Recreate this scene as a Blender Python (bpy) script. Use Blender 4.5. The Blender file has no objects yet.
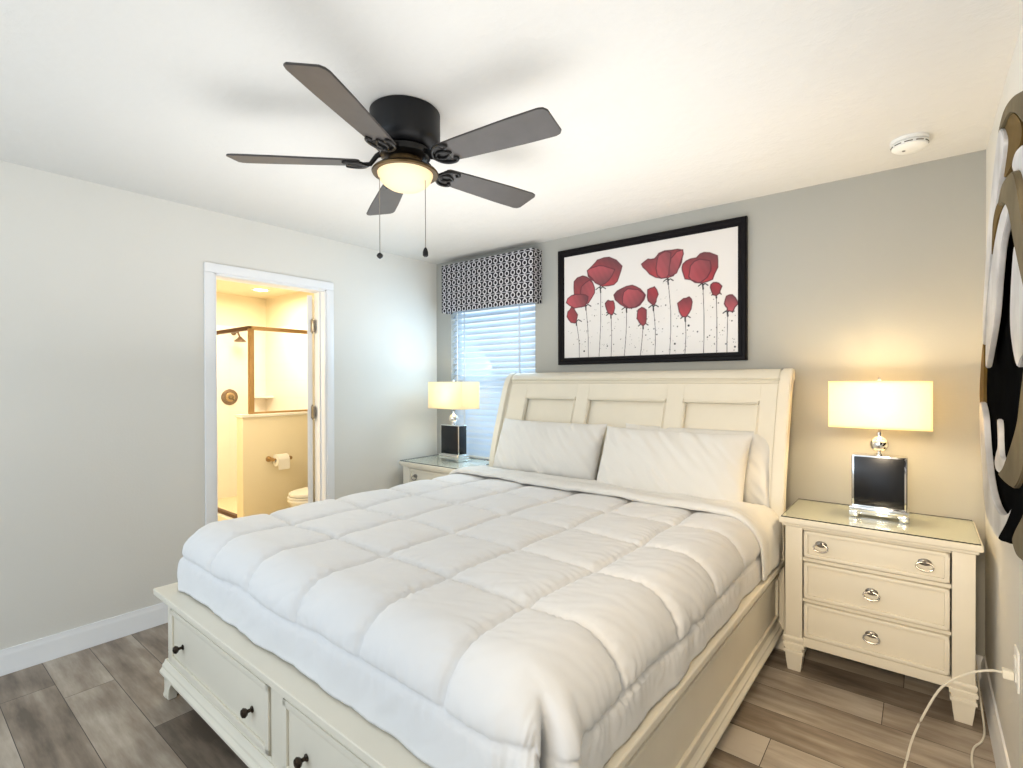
import bpy, bmesh, math, random
import numpy as np
from mathutils import Vector, Matrix, noise
PI = math.pi
sc = bpy.context.scene
col = sc.collection
random.seed(4)

# ------------------------------------------------------------------ camera
YAW, PITCH, ROLL, FPX = 0.674305, -0.005577, 0.002684, 512.07
cam_data = bpy.data.cameras.new('camera')
cam_data.sensor_fit = 'HORIZONTAL'
cam_data.sensor_width = 36.0
cam_data.lens = FPX / 1023 * 36.0
cam_data.clip_start = 0.02
cam = bpy.data.objects.new('camera', cam_data)
col.objects.link(cam)
cy, sy, cp, sp, cr, sr = math.cos(YAW), math.sin(YAW), math.cos(PITCH), math.sin(PITCH), math.cos(ROLL), math.sin(ROLL)
fw = Vector((-sy*cp, cy*cp, sp)); rt = Vector((cy, sy, 0)); dn = fw.cross(rt)
rt2 = cr*rt + sr*dn; dn2 = -sr*rt + cr*dn
m = Matrix.Identity(4)
for i in range(3):
    m[i][0] = rt2[i]; m[i][1] = -dn2[i]; m[i][2] = -fw[i]
m.translation = Vector((0, 0, 1.387))
cam.matrix_world = m
sc.camera = cam

# ------------------------------------------------------------------ world, exposure, daylight, added fill lights
sc.view_settings.view_transform = 'Standard'
sc.view_settings.look = 'None'
sc.view_settings.gamma = 1.0
sc.view_settings.use_curve_mapping = False
sc.view_settings.exposure = 0.56
world = bpy.data.worlds.new('World'); sc.world = world
world.use_nodes = True
bg = world.node_tree.nodes['Background']
bg.inputs['Color'].default_value = (0.80, 0.90, 1.0, 1)
bg.inputs['Strength'].default_value = 0.95

def area_light(name, loc, target, sx, sy_, power, color, spread=PI):
    d = bpy.data.lights.new(name, 'AREA'); d.shape = 'RECTANGLE'; d.size = sx; d.size_y = sy_
    d.energy = power; d.color = color; d.spread = spread
    o = bpy.data.objects.new(name, d); col.objects.link(o); o.location = loc
    o.rotation_euler = (Vector(target)-Vector(loc)).to_track_quat('-Z', 'Y').to_euler()
    return o
def point_light(name, loc, power, color, r=0.04):
    d = bpy.data.lights.new(name, 'POINT'); d.energy = power; d.color = color; d.shadow_soft_size = r
    o = bpy.data.objects.new(name, d); col.objects.link(o); o.location = loc
    return o
area_light('daylight_bedroom_window', (-2.77, 3.62, 1.5), (-2.77, 3.0, 1.25), 1.3, 1.5, 20, (0.55, 0.80, 1.0))
area_light('daylight_through_blind', (-2.72, 2.96, 1.78), (-3.40, 2.25, 1.25), 0.5, 0.6, 3.8, (0.50, 0.76, 1.0))
area_light('front_cool_fill', (-2.6, -1.5, 1.5), (-2.9, 1.5, 0.6), 1.8, 1.6, 10, (0.62, 0.81, 1.0))  # added cool fill behind the camera, standing in for an unseen window
area_light('ceiling_bounce_light', (-1.5, 1.75, 1.46), (-1.5, 1.76, 2.44), 2.5, 1.9, 17, (0.98, 0.985, 1.0))  # added unseen up-light over the bed to brighten ceiling and room
area_light('nightstand_warm_fill', (-0.15, -0.7, 1.9), (0.02, 2.9, 0.75), 0.5, 0.5, 5.5, (1.0, 0.80, 0.55), math.radians(60))  # added warm fill near the camera, aimed at the right nightstand
area_light('front_bounce_light', (-1.4, -0.9, 1.0), (-1.4, -0.5, 2.44), 2.0, 1.2, 9, (0.94, 0.97, 1.0))  # added upward fill near the camera, bounced off the ceiling
WARM = (1.0, 0.76, 0.44)

# ------------------------------------------------------------------ materials
def rgb(r, g, b):
    f = lambda c: ((c/255+0.055)/1.055)**2.4 if c/255 > 0.04045 else c/255/12.92
    return (f(r), f(g), f(b), 1)
class NT:
    def __init__(s, name):
        s.m = bpy.data.materials.new(name); s.m.use_nodes = True
        s.t = s.m.node_tree; s.b = s.t.nodes['Principled BSDF']
    def n(s, typ, **kw):
        x = s.t.nodes.new(typ)
        for k, v in kw.items(): setattr(x, k, v)
        return x
    def l(s, a, b): s.t.links.new(a, b)
    def math(s, op, a, b=None, c=None):
        x = s.n('ShaderNodeMath', operation=op)
        for i, v in enumerate((a, b, c)):
            if v is None: continue
            if isinstance(v, (int, float)): x.inputs[i].default_value = v
            else: s.l(v, x.inputs[i])
        return x.outputs[0]
    def coords(s, scale=(1, 1, 1), kind='Object'):
        tc = s.n('ShaderNodeTexCoord'); mp = s.n('ShaderNodeMapping')
        mp.inputs['Scale'].default_value = scale
        s.l(tc.outputs[kind], mp.inputs['Vector']); return mp.outputs[0]
    def noise(s, vec, scale, detail=3, rough=0.55):
        x = s.n('ShaderNodeTexNoise'); s.l(vec, x.inputs['Vector'])
        x.inputs['Scale'].default_value = scale; x.inputs['Detail'].default_value = detail
        x.inputs['Roughness'].default_value = rough; return x.outputs[0]
    def ramp(s, fac, stops):
        x = s.n('ShaderNodeValToRGB'); s.l(fac, x.inputs[0])
        el = x.color_ramp.elements
        while len(el) < len(stops): el.new(0.5)
        for e, (p, c) in zip(el, stops): e.position = p; e.color = c
        return x.outputs[0]
    def bump(s, h, strength, dist=0.01):
        x = s.n('ShaderNodeBump'); x.inputs['Strength'].default_value = strength
        x.inputs['Distance'].default_value = dist
        s.l(h, x.inputs['Height']); s.l(x.outputs[0], s.b.inputs['Normal'])
def simple(name, c, rough=0.5, metal=0.0, var=0.04, vscale=8, bump=0.0, bscale=60, bdist=0.002, coat=0.0, spec=0.5, coords='Object'):
    t = NT(name); v = t.coords(kind=coords)
    n = t.noise(v, vscale, 4)
    lo = tuple(x*(1-var) for x in c[:3])+(1,); hi = tuple(min(1, x*(1+var)) for x in c[:3])+(1,)
    t.l(t.ramp(n, [(0.3, lo), (0.7, hi)]), t.b.inputs['Base Color'])
    t.b.inputs['Roughness'].default_value = rough; t.b.inputs['Metallic'].default_value = metal
    t.b.inputs['Coat Weight'].default_value = coat
    t.b.inputs['Specular IOR Level'].default_value = spec
    if bump: t.bump(t.noise(v, bscale, 3), bump, bdist)
    return t.m
M = {}
M['wall_light'] = simple('wall_light_greige', rgb(224, 221, 213), 0.75, var=0.012, vscale=1.5, bump=0.25, bscale=90, bdist=0.002)
M['wall_grey'] = simple('wall_accent_grey', rgb(168, 167, 160), 0.75, var=0.012, vscale=1.5, bump=0.25, bscale=90, bdist=0.002)
M['wall_bath'] = simple('wall_bathroom', rgb(238, 226, 196), 0.7, var=0.012, vscale=1.5)
M['trim'] = simple('trim_white_paint', rgb(238, 238, 238), 0.35, var=0.01)
M['antique'] = simple('antique_white_lacquer', rgb(232, 225, 208), 0.38, var=0.02, vscale=6)
M['antique_dark'] = simple('carcass_shadow_board', rgb(92, 84, 70), 0.7)
M['white_cotton'] = simple('white_cotton', rgb(232, 231, 230), 0.85, var=0.012, vscale=5, bump=0.10, bscale=26, bdist=0.005)
M['pillow_cotton'] = simple('pillow_cotton', rgb(229, 227, 222), 0.85, var=0.01, vscale=5, bump=0.08, bscale=14, bdist=0.006)
M['black_metal'] = simple('black_metal', (0.007, 0.007, 0.008, 1), 0.45, var=0.1, spec=0.3)
M['iron'] = simple('antique_black_iron', (0.02, 0.019, 0.018, 1), 0.28, 0.7, var=0.2)
M['bronze'] = simple('oil_rubbed_bronze', (0.10, 0.062, 0.025, 1), 0.35, 0.85, var=0.25, vscale=20)
M['nickel'] = simple('aged_nickel', (0.30, 0.28, 0.25, 1), 0.28, 0.95, var=0.15, vscale=30)
M['dark_knob'] = simple('dark_bronze_knob', (0.045, 0.032, 0.022, 1), 0.25, 0.8, var=0.2)
M['chrome'] = simple('chrome', (0.86, 0.86, 0.85, 1), 0.08, 1.0, var=0.01)
M['black_panel'] = simple('black_glass_panel', (0.008, 0.008, 0.010, 1), 0.22, var=0.05)
M['blade'] = simple('fan_blade_wood', rgb(68, 63, 60), 0.42, var=0.12, vscale=14)
M['frame_black'] = simple('black_frame_wood', (0.006, 0.005, 0.006, 1), 0.45, var=0.1, spec=0.1)
M['plastic_white'] = simple('white_plastic', rgb(236, 235, 230), 0.4, var=0.01)
M['cord_white'] = simple('white_cord', rgb(232, 226, 210), 0.5, var=0.02)
M['porcelain'] = simple('white_porcelain', rgb(240, 236, 224), 0.12, var=0.01)
M['paper'] = simple('toilet_paper', rgb(240, 236, 226), 0.9, var=0.02, bump=0.3, bscale=80)
M['gold_rail'] = simple('brushed_bronze_rail', (0.42, 0.27, 0.12, 1), 0.35, 0.8, var=0.1)
M['rail_dark'] = simple('bronze_door_rail', (0.12, 0.065, 0.04, 1), 0.4, 0.7, var=0.1)
M['sc_black'] = simple('sculpture_black_enamel', (0.006, 0.006, 0.006, 1), 0.6, var=0.2, spec=0.0)
M['sc_silver'] = simple('sculpture_brushed_silver', (0.62, 0.62, 0.63, 1), 0.5, 0.25, var=0.22, vscale=6, spec=0.2)
M['sc_olive'] = simple('sculpture_olive_bronze', (0.155, 0.125, 0.075, 1), 0.6, 0.0, spec=0.05, var=0.3, vscale=5)
M['sc_brown'] = simple('sculpture_brown_bronze', (0.13, 0.082, 0.025, 1), 0.6, 0.0, spec=0.05, var=0.3, vscale=5)
M['blind'] = None

def ceiling_mat():
    t = NT('ceiling_knockdown'); v = t.coords()
    t.b.inputs['Base Color'].default_value = rgb(219, 217, 212); t.b.inputs['Roughness'].default_value = 0.85
    n = t.noise(v, 9, 5, 0.6); t.bump(t.ramp(n, [(0.42, (0, 0, 0, 1)), (0.62, (1, 1, 1, 1))]), 0.26, 0.006)
    return t.m
M['ceiling'] = ceiling_mat()

def floor_mat():
    t = NT('vinyl_plank_floor'); v = t.coords()
    s = t.n('ShaderNodeSeparateXYZ'); t.l(v, s.inputs[0])
    W, L = 0.183, 1.22
    yy = t.math('DIVIDE', t.math('SUBTRACT', s.outputs[1], 0.52-0.183*20), W)
    row = t.math('FLOOR', yy); fy = t.math('FRACT', yy)
    wn = t.n('ShaderNodeTexWhiteNoise', noise_dimensions='1D'); t.l(row, wn.inputs['W'])
    xx = t.math('ADD', t.math('DIVIDE', t.math('ADD', s.outputs[0], 20.0), L), t.math('MULTIPLY', wn.outputs['Value'], 5.0))
    colm = t.math('FLOOR', xx); fx = t.math('FRACT', xx)
    cid = t.n('ShaderNodeCombineXYZ'); t.l(row, cid.inputs[0]); t.l(colm, cid.inputs[1])
    w2 = t.n('ShaderNodeTexWhiteNoise', noise_dimensions='3D'); t.l(cid.outputs[0], w2.inputs['Vector'])
    # grain: stretched along X and shifted per plank
    off = t.n('ShaderNodeVectorMath', operation='SCALE'); t.l(w2.outputs['Color'], off.inputs[0]); off.inputs['Scale'].default_value = 30
    add = t.n('ShaderNodeVectorMath', operation='ADD'); t.l(v, add.inputs[0]); t.l(off.outputs[0], add.inputs[1])
    mp = t.n('ShaderNodeMapping'); mp.inputs['Scale'].default_value = (1.6, 11, 1); t.l(add.outputs[0], mp.inputs[0])
    g1 = t.noise(mp.outputs[0], 1.4, 6, 0.62)
    mp2 = t.n('ShaderNodeMapping'); mp2.inputs['Scale'].default_value = (2.2, 3.6, 1); t.l(add.outputs[0], mp2.inputs[0])
    g2 = t.noise(mp2.outputs[0], 1.7, 3, 0.5)
    tone = t.math('ADD', t.math('ADD', t.math('MULTIPLY', w2.outputs['Value'], 0.46), -0.14), t.math('ADD', t.math('MULTIPLY', g1, 0.72), t.math('MULTIPLY', g2, 0.36)))
    c = t.ramp(tone, [(0.36, rgb(100, 88, 76)), (0.55, rgb(146, 131, 115)), (0.70, rgb(176, 163, 147)), (0.88, rgb(206, 196, 182))])
    # joints
    def edge(f, w):
        a = t.math('LESS_THAN', f, w*0.7); b = t.math('GREATER_THAN', f, 1-w*0.7); return t.math('MAXIMUM', a, b)
    j = t.math('MAXIMUM', edge(fy, 0.010), edge(fx, 0.0016))
    mix = t.n('ShaderNodeMix', data_type='RGBA'); t.l(j, mix.inputs[0]); t.l(c, mix.inputs[6])
    mix.inputs[7].default_value = rgb(58, 48, 42)
    t.l(mix.outputs[2], t.b.inputs['Base Color'])
    t.b.inputs['Roughness'].default_value = 0.42
    hgt = t.math('SUBTRACT', t.math('MULTIPLY', g1, 0.3), j); t.bump(hgt, 0.25, 0.002)
    return t.m
M['floor'] = floor_mat()

def tile_mat():
    t = NT('shower_tile'); v = t.coords()
    s = t.n('ShaderNodeSeparateXYZ'); t.l(v, s.inputs[0])
    u = t.math('ADD', s.outputs[0], s.outputs[1])
    fu = t.math('FRACT', t.math('DIVIDE', t.math('ADD', u, 20), 0.30)); fz = t.math('FRACT', t.math('DIVIDE', s.outputs[2], 0.20))
    j = t.math('MAXIMUM', t.math('LESS_THAN', fu, 0.012), t.math('LESS_THAN', fz, 0.018))
    mix = t.n('ShaderNodeMix', data_type='RGBA'); t.l(j, mix.inputs[0])
    mix.inputs[6].default_value = rgb(242, 232, 220); mix.inputs[7].default_value = rgb(232, 220, 205)
    t.l(mix.outputs[2], t.b.inputs['Base Color']); t.b.inputs['Roughness'].default_value = 0.3
    return t.m
M['tile'] = tile_mat()

def thin_glass(name, tint=(1, 1, 1, 1), refl=0.06):
    t = NT(name); t.t.nodes.remove(t.b)
    tr = t.n('ShaderNodeBsdfTransparent'); tr.inputs[0].default_value = tint
    gl = t.n('ShaderNodeBsdfGlossy'); gl.inputs['Roughness'].default_value = 0.03
    lw = t.n('ShaderNodeLayerWeight'); lw.inputs[0].default_value = 0.5
    ad = t.math('ADD', t.math('MULTIPLY', t.math('POWER', lw.outputs['Facing'], 5.0), 0.7), refl)
    mx = t.n('ShaderNodeMixShader'); t.l(ad, mx.inputs[0]); t.l(tr.outputs[0], mx.inputs[1]); t.l(gl.outputs[0], mx.inputs[2])
    t.l(mx.outputs[0], t.t.nodes['Material Output'].inputs[0]); return t.m
M['glass'] = thin_glass('clear_glass', (0.97, 0.98, 0.98, 1), 0.03)
M['table_glass'] = thin_glass('table_glass', (0.96, 0.98, 0.97, 1), 0.05)
M['glass_edge'] = simple('dark_glass_edge', (0.015, 0.02, 0.018, 1), 0.2)

def translucent(name, c, fac=0.5, emit=None, estr=0.0, weave=0.0):
    t = NT(name); t.t.nodes.remove(t.b)
    v = t.coords(); n = t.noise(v, 120, 2)
    lo = tuple(x*0.97 for x in c[:3])+(1,)
    cc = t.ramp(n, [(0.3, lo), (0.7, c)])
    d = t.n('ShaderNodeBsdfDiffuse'); tl = t.n('ShaderNodeBsdfTranslucent')
    t.l(cc, d.inputs[0]); t.l(cc, tl.inputs[0])
    mx = t.n('ShaderNodeMixShader'); mx.inputs[0].default_value = fac
    t.l(d.outputs[0], mx.inputs[1]); t.l(tl.outputs[0], mx.inputs[2]); out = mx.outputs[0]
    t.l(out, t.t.nodes['Material Output'].inputs[0]); return t.m
M['shade'] = translucent('lamp_shade_linen', rgb(252, 242, 218), 0.68)
M['blind'] = translucent('blind_slat_vinyl', rgb(220, 228, 236), 0.24)

def emit_mat(name, c, s):
    t = NT(name); t.b.inputs['Base Color'].default_value = (0.9, 0.85, 0.75, 1)
    t.b.inputs['Emission Color'].default_value = c; t.b.inputs['Emission Strength'].default_value = s
    t.b.inputs['Roughness'].default_value = 0.4
    return t.m
def dome_mat():
    t = NT('lit_frosted_glass')
    lw = t.n('ShaderNodeLayerWeight'); lw.inputs[0].default_value = 0.35
    t.l(t.ramp(lw.outputs['Facing'], [(0.0, (1.0, 0.80, 0.48, 1)), (0.9, (0.80, 0.48, 0.17, 1))]), t.b.inputs['Emission Color'])
    t.b.inputs['Base Color'].default_value = (0.40, 0.34, 0.24, 1)
    t.b.inputs['Emission Strength'].default_value = 0.68
    return t.m
M['dome'] = dome_mat()
M['bulb'] = emit_mat('lit_bulb', (1.0, 0.75, 0.42, 1), 12.0)
M['downlight'] = emit_mat('lit_downlight_lens', (1.0, 0.9, 0.7, 1), 6.0)

def valance_mat():
    t = NT('valance_lattice_fabric'); v = t.coords()
    s = t.n('ShaderNodeSeparateXYZ'); t.l(v, s.inputs[0])
    P_ = 0.0575
    a = t.math('DIVIDE', t.math('ADD', t.math('ADD', s.outputs[0], s.outputs[1]), 10.0), P_)
    b = t.math('DIVIDE', t.math('ADD', s.outputs[2], 10.0), P_)
    def fr(x): return t.math('SUBTRACT', t.math('FRACT', x), 0.5)
    def ring(fa, fb, r, w):
        d = t.math('SQRT', t.math('ADD', t.math('MULTIPLY', fa, fa), t.math('MULTIPLY', fb, fb)))
        return t.math('LESS_THAN', t.math('ABSOLUTE', t.math('SUBTRACT', d, r)), w)
    fa, fb = fr(a), fr(b)
    ga = fr(t.math('ADD', a, 0.5))
    r1 = ring(ga, fb, 0.31, 0.075)
    bar = t.math('LESS_THAN', t.math('ABSOLUTE', fb), -1.0)
    hl = t.math('GREATER_THAN', t.math('ABSOLUTE', fb), 0.462)
    vl = t.math('MULTIPLY', t.math('LESS_THAN', t.math('ABSOLUTE', ga), 0.05), t.math('GREATER_THAN', t.math('ABSOLUTE', fb), 0.30))
    al = t.math('MAXIMUM', t.math('MAXIMUM', r1, hl), vl)
    mix = t.n('ShaderNodeMix', data_type='RGBA'); t.l(al, mix.inputs[0])
    mix.inputs[6].default_value = (0.004, 0.004, 0.008, 1); mix.inputs[7].default_value = rgb(200, 198, 202)
    t.l(mix.outputs[2], t.b.inputs['Base Color']); t.b.inputs['Roughness'].default_value = 0.8
    return t.m
M['valance'] = valance_mat()

# ------------------------------------------------------------------ mesh helpers
class MB:
    def __init__(s): s.bm = bmesh.new()
    def _merge(s, b2, mi=0):
        me = bpy.data.meshes.new('tmp'); 
        if mi:
            for f in b2.faces: f.material_index = mi
        b2.to_mesh(me); b2.free(); s.bm.from_mesh(me); bpy.data.meshes.remove(me)
    def box(s, x0, x1, y0, y1, z0, z1, bev=0.003, seg=2, mi=0):
        b = bmesh.new(); bmesh.ops.create_cube(b, size=1)
        for v in b.verts:
            v.co = Vector((x0 if v.co.x < 0 else x1, y0 if v.co.y < 0 else y1, z0 if v.co.z < 0 else z1))
        bev = min(bev, 0.45*min(abs(x1-x0), abs(y1-y0), abs(z1-z0)))
        if bev > 0: bmesh.ops.bevel(b, geom=b.edges[:], offset=bev, segments=seg, profile=0.6, affect='EDGES')
        s._merge(b, mi); return s
    def lathe(s, prof, c=(0, 0, 0), axis='z', n=32, cap=True, mi=0):
        b = bmesh.new(); rings = []
        for (r, h) in prof:
            ring = []
            for k in range(n):
                a = 2*PI*k/n; p = (r*math.cos(a), r*math.sin(a), h)
                if axis == 'x': p = (p[2], p[0], p[1])
                elif axis == 'y': p = (p[0], p[2], p[1])
                ring.append(b.verts.new(Vector(c)+Vector(p)))
            rings.append(ring)
        for A, B in zip(rings, rings[1:]):
            for k in range(n): b.faces.new((A[k], A[(k+1) % n], B[(k+1) % n], B[k]))
        if cap: b.faces.new(rings[0][::-1]); b.faces.new(rings[-1])
        bmesh.ops.recalc_face_normals(b, faces=b.faces[:]); s._merge(b, mi); return s
    def square(s, prof, cx, cy_, bev=0.002):
        b = bmesh.new(); rings = []
        for (z, h) in prof:
            rings.append([b.verts.new((cx+i*h, cy_+j*h, z)) for i, j in ((-1, -1), (1, -1), (1, 1), (-1, 1))])
        for A, B in zip(rings, rings[1:]):
            for k in range(4): b.faces.new((A[k], A[(k+1) % 4], B[(k+1) % 4], B[k]))
        b.faces.new(rings[0][::-1]); b.faces.new(rings[-1])
        bmesh.ops.recalc_face_normals(b, faces=b.faces[:]); s._merge(b); return s
    def tube(s, pts, r, n=10, closed=False, rs=None):
        b = bmesh.new(); pts = [Vector(p) for p in pts]; N = len(pts); rings = []
        up = Vector((0, 0, 1))
        for i, p in enumerate(pts):
            if closed: d = pts[(i+1) % N]-pts[i-1]
            else: d = pts[min(i+1, N-1)]-pts[max(i-1, 0)]
            d.normalize()
            ref = up if abs(d.dot(up)) < 0.95 else Vector((1, 0, 0))
            a = d.cross(ref).normalized(); c = a.cross(d)
            rr = rs[i] if rs else r
            rings.append([b.verts.new(p+rr*(math.cos(2*PI*k/n)*a+math.sin(2*PI*k/n)*c)) for k in range(n)])
        for i in range(N if closed else N-1):
            A, B = rings[i], rings[(i+1) % N]
            for k in range(n): b.faces.new((A[k], A[(k+1) % n], B[(k+1) % n], B[k]))
        if not closed: b.faces.new(rings[0][::-1]); b.faces.new(rings[-1])
        bmesh.ops.recalc_face_normals(b, faces=b.faces[:]); s._merge(b); return s
    def prism(s, poly, h0, h1, plane='xy', bev=0.0, mi=0):
        # poly in 2D, extruded between h0 and h1 along the third axis
        def P3(p, h):
            if plane == 'xy': return (p[0], p[1], h)
            if plane == 'xz': return (p[0], h, p[1])
            return (h, p[0], p[1])
        b = bmesh.new()
        A = [b.verts.new(P3(p, h0)) for p in poly]; B = [b.verts.new(P3(p, h1)) for p in poly]; n = len(poly)
        b.faces.new(A); b.faces.new(B[::-1])
        for k in range(n): b.faces.new((A[k], B[k], B[(k+1) % n], A[(k+1) % n]))
        bmesh.ops.recalc_face_normals(b, faces=b.faces[:])
        if bev: bmesh.ops.bevel(b, geom=[e for e in b.edges if abs(e.calc_face_angle(0)) > 0.5], offset=bev, segments=2, affect='EDGES')
        s._merge(b, mi); return s
    def grid(s, P, closed_u=False):
        # P: list of rows of points
        R = [[s.bm.verts.new(p) for p in row] for row in P]
        for i in range(len(R)-1):
            for j in range(len(R[0])-1):
                s.bm.faces.new((R[i][j], R[i][j+1], R[i+1][j+1], R[i+1][j]))
        return s
    def xf(s, mat): s.bm.transform(mat); return s
    def build(s, name, mat, parent=None, smooth=True, ang=35):
        me = bpy.data.meshes.new(name)
        s.bm.normal_update()
        if smooth:
            for f in s.bm.faces: f.smooth = True
            for e in s.bm.edges:
                if len(e.link_faces) == 2 and e.calc_face_angle(0) > math.radians(ang): e.smooth = False
        s.bm.to_mesh(me); s.bm.free()
        for x in (mat if isinstance(mat, (list, tuple)) else [mat]): me.materials.append(x)
        o = bpy.data.objects.new(name, me); col.objects.link(o)
        if parent: o.parent = parent
        return o
def tag(o, label=None, cat=None, group=None, kind=None):
    if label: o['label'] = label
    if cat: o['category'] = cat
    if group: o['group'] = group
    if kind: o['kind'] = kind
    return o
def thing(name, label, cat, loc=(0, 0, 0), rz=0, group=None):
    o = bpy.data.objects.new(name, None); col.objects.link(o); o.location = loc; o.rotation_euler = (0, 0, rz)
    o.empty_display_size = 0.1
    return tag(o, label, cat, group)
def struct(name, mb, mat, label=None, cat=None, **k):
    o = mb.build(name, mat, **k); o['kind'] = 'structure'
    return tag(o, label, cat)
def copy_tree(o, parent=None):
    c = o.copy(); col.objects.link(c)
    if parent: c.parent = parent
    for ch in list(o.children): copy_tree(ch, c)
    return c
def catmull(pts, n=6, closed=True):
    out = []; N = len(pts)
    for i in range(N if closed else N-1):
        g = lambda k: np.array(pts[k % N] if closed else pts[min(max(k, 0), N-1)], float)
        p0, p1, p2, p3 = g(i-1), g(i), g(i+1), g(i+2)
        for k in range(n):
            t = k/n
            out.append(tuple(0.5*((2*p1)+(-p0+p2)*t+(2*p0-5*p1+4*p2-p3)*t*t+(-p0+3*p1-3*p2+p3)*t**3)))
    if not closed: out.append(tuple(pts[-1]))
    return out

# ------------------------------------------------------------------ room shell
XL, XR, YB, H = -3.41, 0.232, 3.188, 2.44
YN = -1.6                       # near end of what is modelled
T = 0.12
DY0, DY1, DZ = 1.325, 2.085, 2.06           # bathroom door opening
WX0, WX1, WZ0, WZ1 = -3.225, -2.312, 0.715, 2.10   # bedroom window opening

struct('floor', MB().box(XL-T, XR+T, YN, YB+0.16, -0.06, 0, 0), M['floor'], 'grey brown wood plank floor of the bedroom', 'floor')
struct('ceiling', MB().box(XL-T, XR+T, YN, YB+0.16, H, H+0.08, 0), M['ceiling'], 'off white textured bedroom ceiling', 'ceiling')
w = MB(); w.box(XL-T, XL, YN, DY0, 0, H, 0).box(XL-T, XL, DY1, YB, 0, H, 0).box(XL-T, XL, DY0, DY1, DZ, H, 0)
struct('wall_left', w, M['wall_light'], 'light greige wall with the bathroom doorway', 'wall')
w = MB(); w.box(XL-T, WX0, YB, YB+0.16, 0, H, 0).box(WX1, XR+T, YB, YB+0.16, 0, H, 0).box(WX0, WX1, YB, YB+0.16, 0, WZ0, 0).box(WX0, WX1, YB, YB+0.16, WZ1, H, 0)
struct('wall_back', w, M['wall_grey'], 'grey accent wall behind the headboard', 'wall')
struct('wall_right', MB().box(XR, XR+T, YN, YB, 0, H, 0), M['wall_light'], 'light wall carrying the metal sculpture', 'wall')

def base_profile(): return [(0, 0), (0.020, 0), (0.020, 0.008), (0.0145, 0.020), (0.0145, 0.085), (0.011, 0.096), (0.0085, 0.104), (0.007, 0.117), (0, 0.117)]
def baseboard(name, a, b, normal):
    a, b, n = Vector(a), Vector(b), Vector(normal); m_ = MB()
    R = [[p+n*d+Vector((0, 0, z)) for d, z in base_profile()+[base_profile()[0]]] for p in (a, b)]
    m_.grid(R); bmesh.ops.recalc_face_normals(m_.bm, faces=m_.bm.faces[:])
    return struct(name, m_, M['trim'])
baseboard('baseboard_left', (XL, YN, 0), (XL, DY0-0.065, 0), (1, 0, 0))
baseboard('baseboard_left_corner', (XL, DY1+0.065, 0), (XL, YB, 0), (1, 0, 0))
baseboard('baseboard_back', (XL, YB, 0), (XR, YB, 0), (0, -1, 0))
baseboard('baseboard_right', (XR, YN, 0), (XR, YB, 0), (-1, 0, 0))

# door casing, jamb
cs = MB(); CW = 0.058
cs.box(XL, XL+0.018, DY0-CW, DY0, 0, DZ, 0.006).box(XL, XL+0.018, DY1, DY1+CW, 0, DZ, 0.006).box(XL, XL+0.018, DY0-CW, DY1+CW, DZ, DZ+CW, 0.006)
cs.box(XL, XL+0.010, DY0, DY0+0.012, 0, DZ, 0.002).box(XL, XL+0.010, DY1-0.012, DY1, 0, DZ, 0.002).box(XL, XL+0.010, DY0, DY1, DZ-0.012, DZ, 0.002)
struct('trim_1', cs, M['trim'], 'white casing around the bathroom doorway', 'door casing')
jb = MB(); jb.box(XL-T-0.01, XL, DY0-0.001, DY0+0.014, 0, DZ, 0.001).box(XL-T-0.01, XL, DY1-0.014, DY1+0.001, 0, DZ, 0.001).box(XL-T-0.01, XL, DY0, DY1, DZ-0.014, DZ+0.001, 0.001)
jb.box(XL-0.075, XL-0.045, DY1-0.024, DY1-0.013, 0, DZ-0.01, 0.001).box(XL-0.075, XL-0.045, DY0+0.013, DY0+0.024, 0, DZ-0.01, 0.001)
struct('trim_2', jb, M['trim'], 'white jamb lining of the bathroom doorway', 'door jamb')
# bathroom door, opened past square into the bathroom
door = thing('door_1', 'white bathroom door swung open seen along its hinge edge', 'door', (XL-T-0.012, DY1-0.030, 0), 0)
door['kind'] = 'structure'
ang = math.radians(90+33)           # direction of the leaf away from the hinge, seen from above
d = Vector((-math.sin(math.radians(57)), math.cos(math.radians(57)), 0))
leaf = MB(); leaf.box(0.0, 0.74, 0.0, 0.035, 0.012, 2.03, 0.002)
for z0, z1 in ((0.2, 0.95), (1.1, 1.85)):
    leaf.box(0.12, 0.62, 0.035, 0.0385, z0, z1, 0.003)
rot = Matrix.Rotation(math.atan2(d.y, d.x), 4, 'Z')
leaf.xf(rot).build('leaf', M['trim'], door)
for z in (0.28, 1.16, 1.80):
    h = MB(); h.lathe([(0.008, -0.048), (0.008, 0.048)], (0.006, -0.004, z), n=12)
    h.lathe([(0.005, -0.055), (0.005, 0.055)], (0.006, -0.004, z), n=8)
    h.box(0.004, 0.040, -0.016, -0.002, z-0.045, z+0.045, 0.001)
    h.build('hinge', M['nickel'], door)

# bathroom beyond the doorway
BX, BY0, BY1 = -6.5, 0.6, 3.14
struct('floor_bathroom', MB().box(BX-T, XL-T, BY0, BY1+T, -0.06, 0, 0), simple('bathroom_floor_tile', rgb(226, 208, 170), 0.4, var=0.03), 'pale tan bathroom floor', 'floor')
struct('ceiling_bathroom', MB().box(BX-T, XL-T, BY0, BY1+T, H, H+0.08, 0), M['wall_bath'], 'cream bathroom ceiling', 'ceiling')
struct('wall_bathroom_far', MB().box(BX-T, BX, BY0, BY1+T, 0, H, 0), M['wall_bath'], 'cream far wall of the bathroom', 'wall')
struct('wall_bathroom_back', MB().box(BX, XL-T, BY1, BY1+T, 0, H, 0), M['wall_bath'], 'cream back wall of the bathroom', 'wall')
struct('wall_bathroom_front', MB().box(BX, XL-T, BY0-T, BY0, 0, H, 0), M['wall_bath'], 'cream near wall of the bathroom', 'wall')
PX, PY0 = -4.6, 2.015          # half wall face and free end
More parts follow.
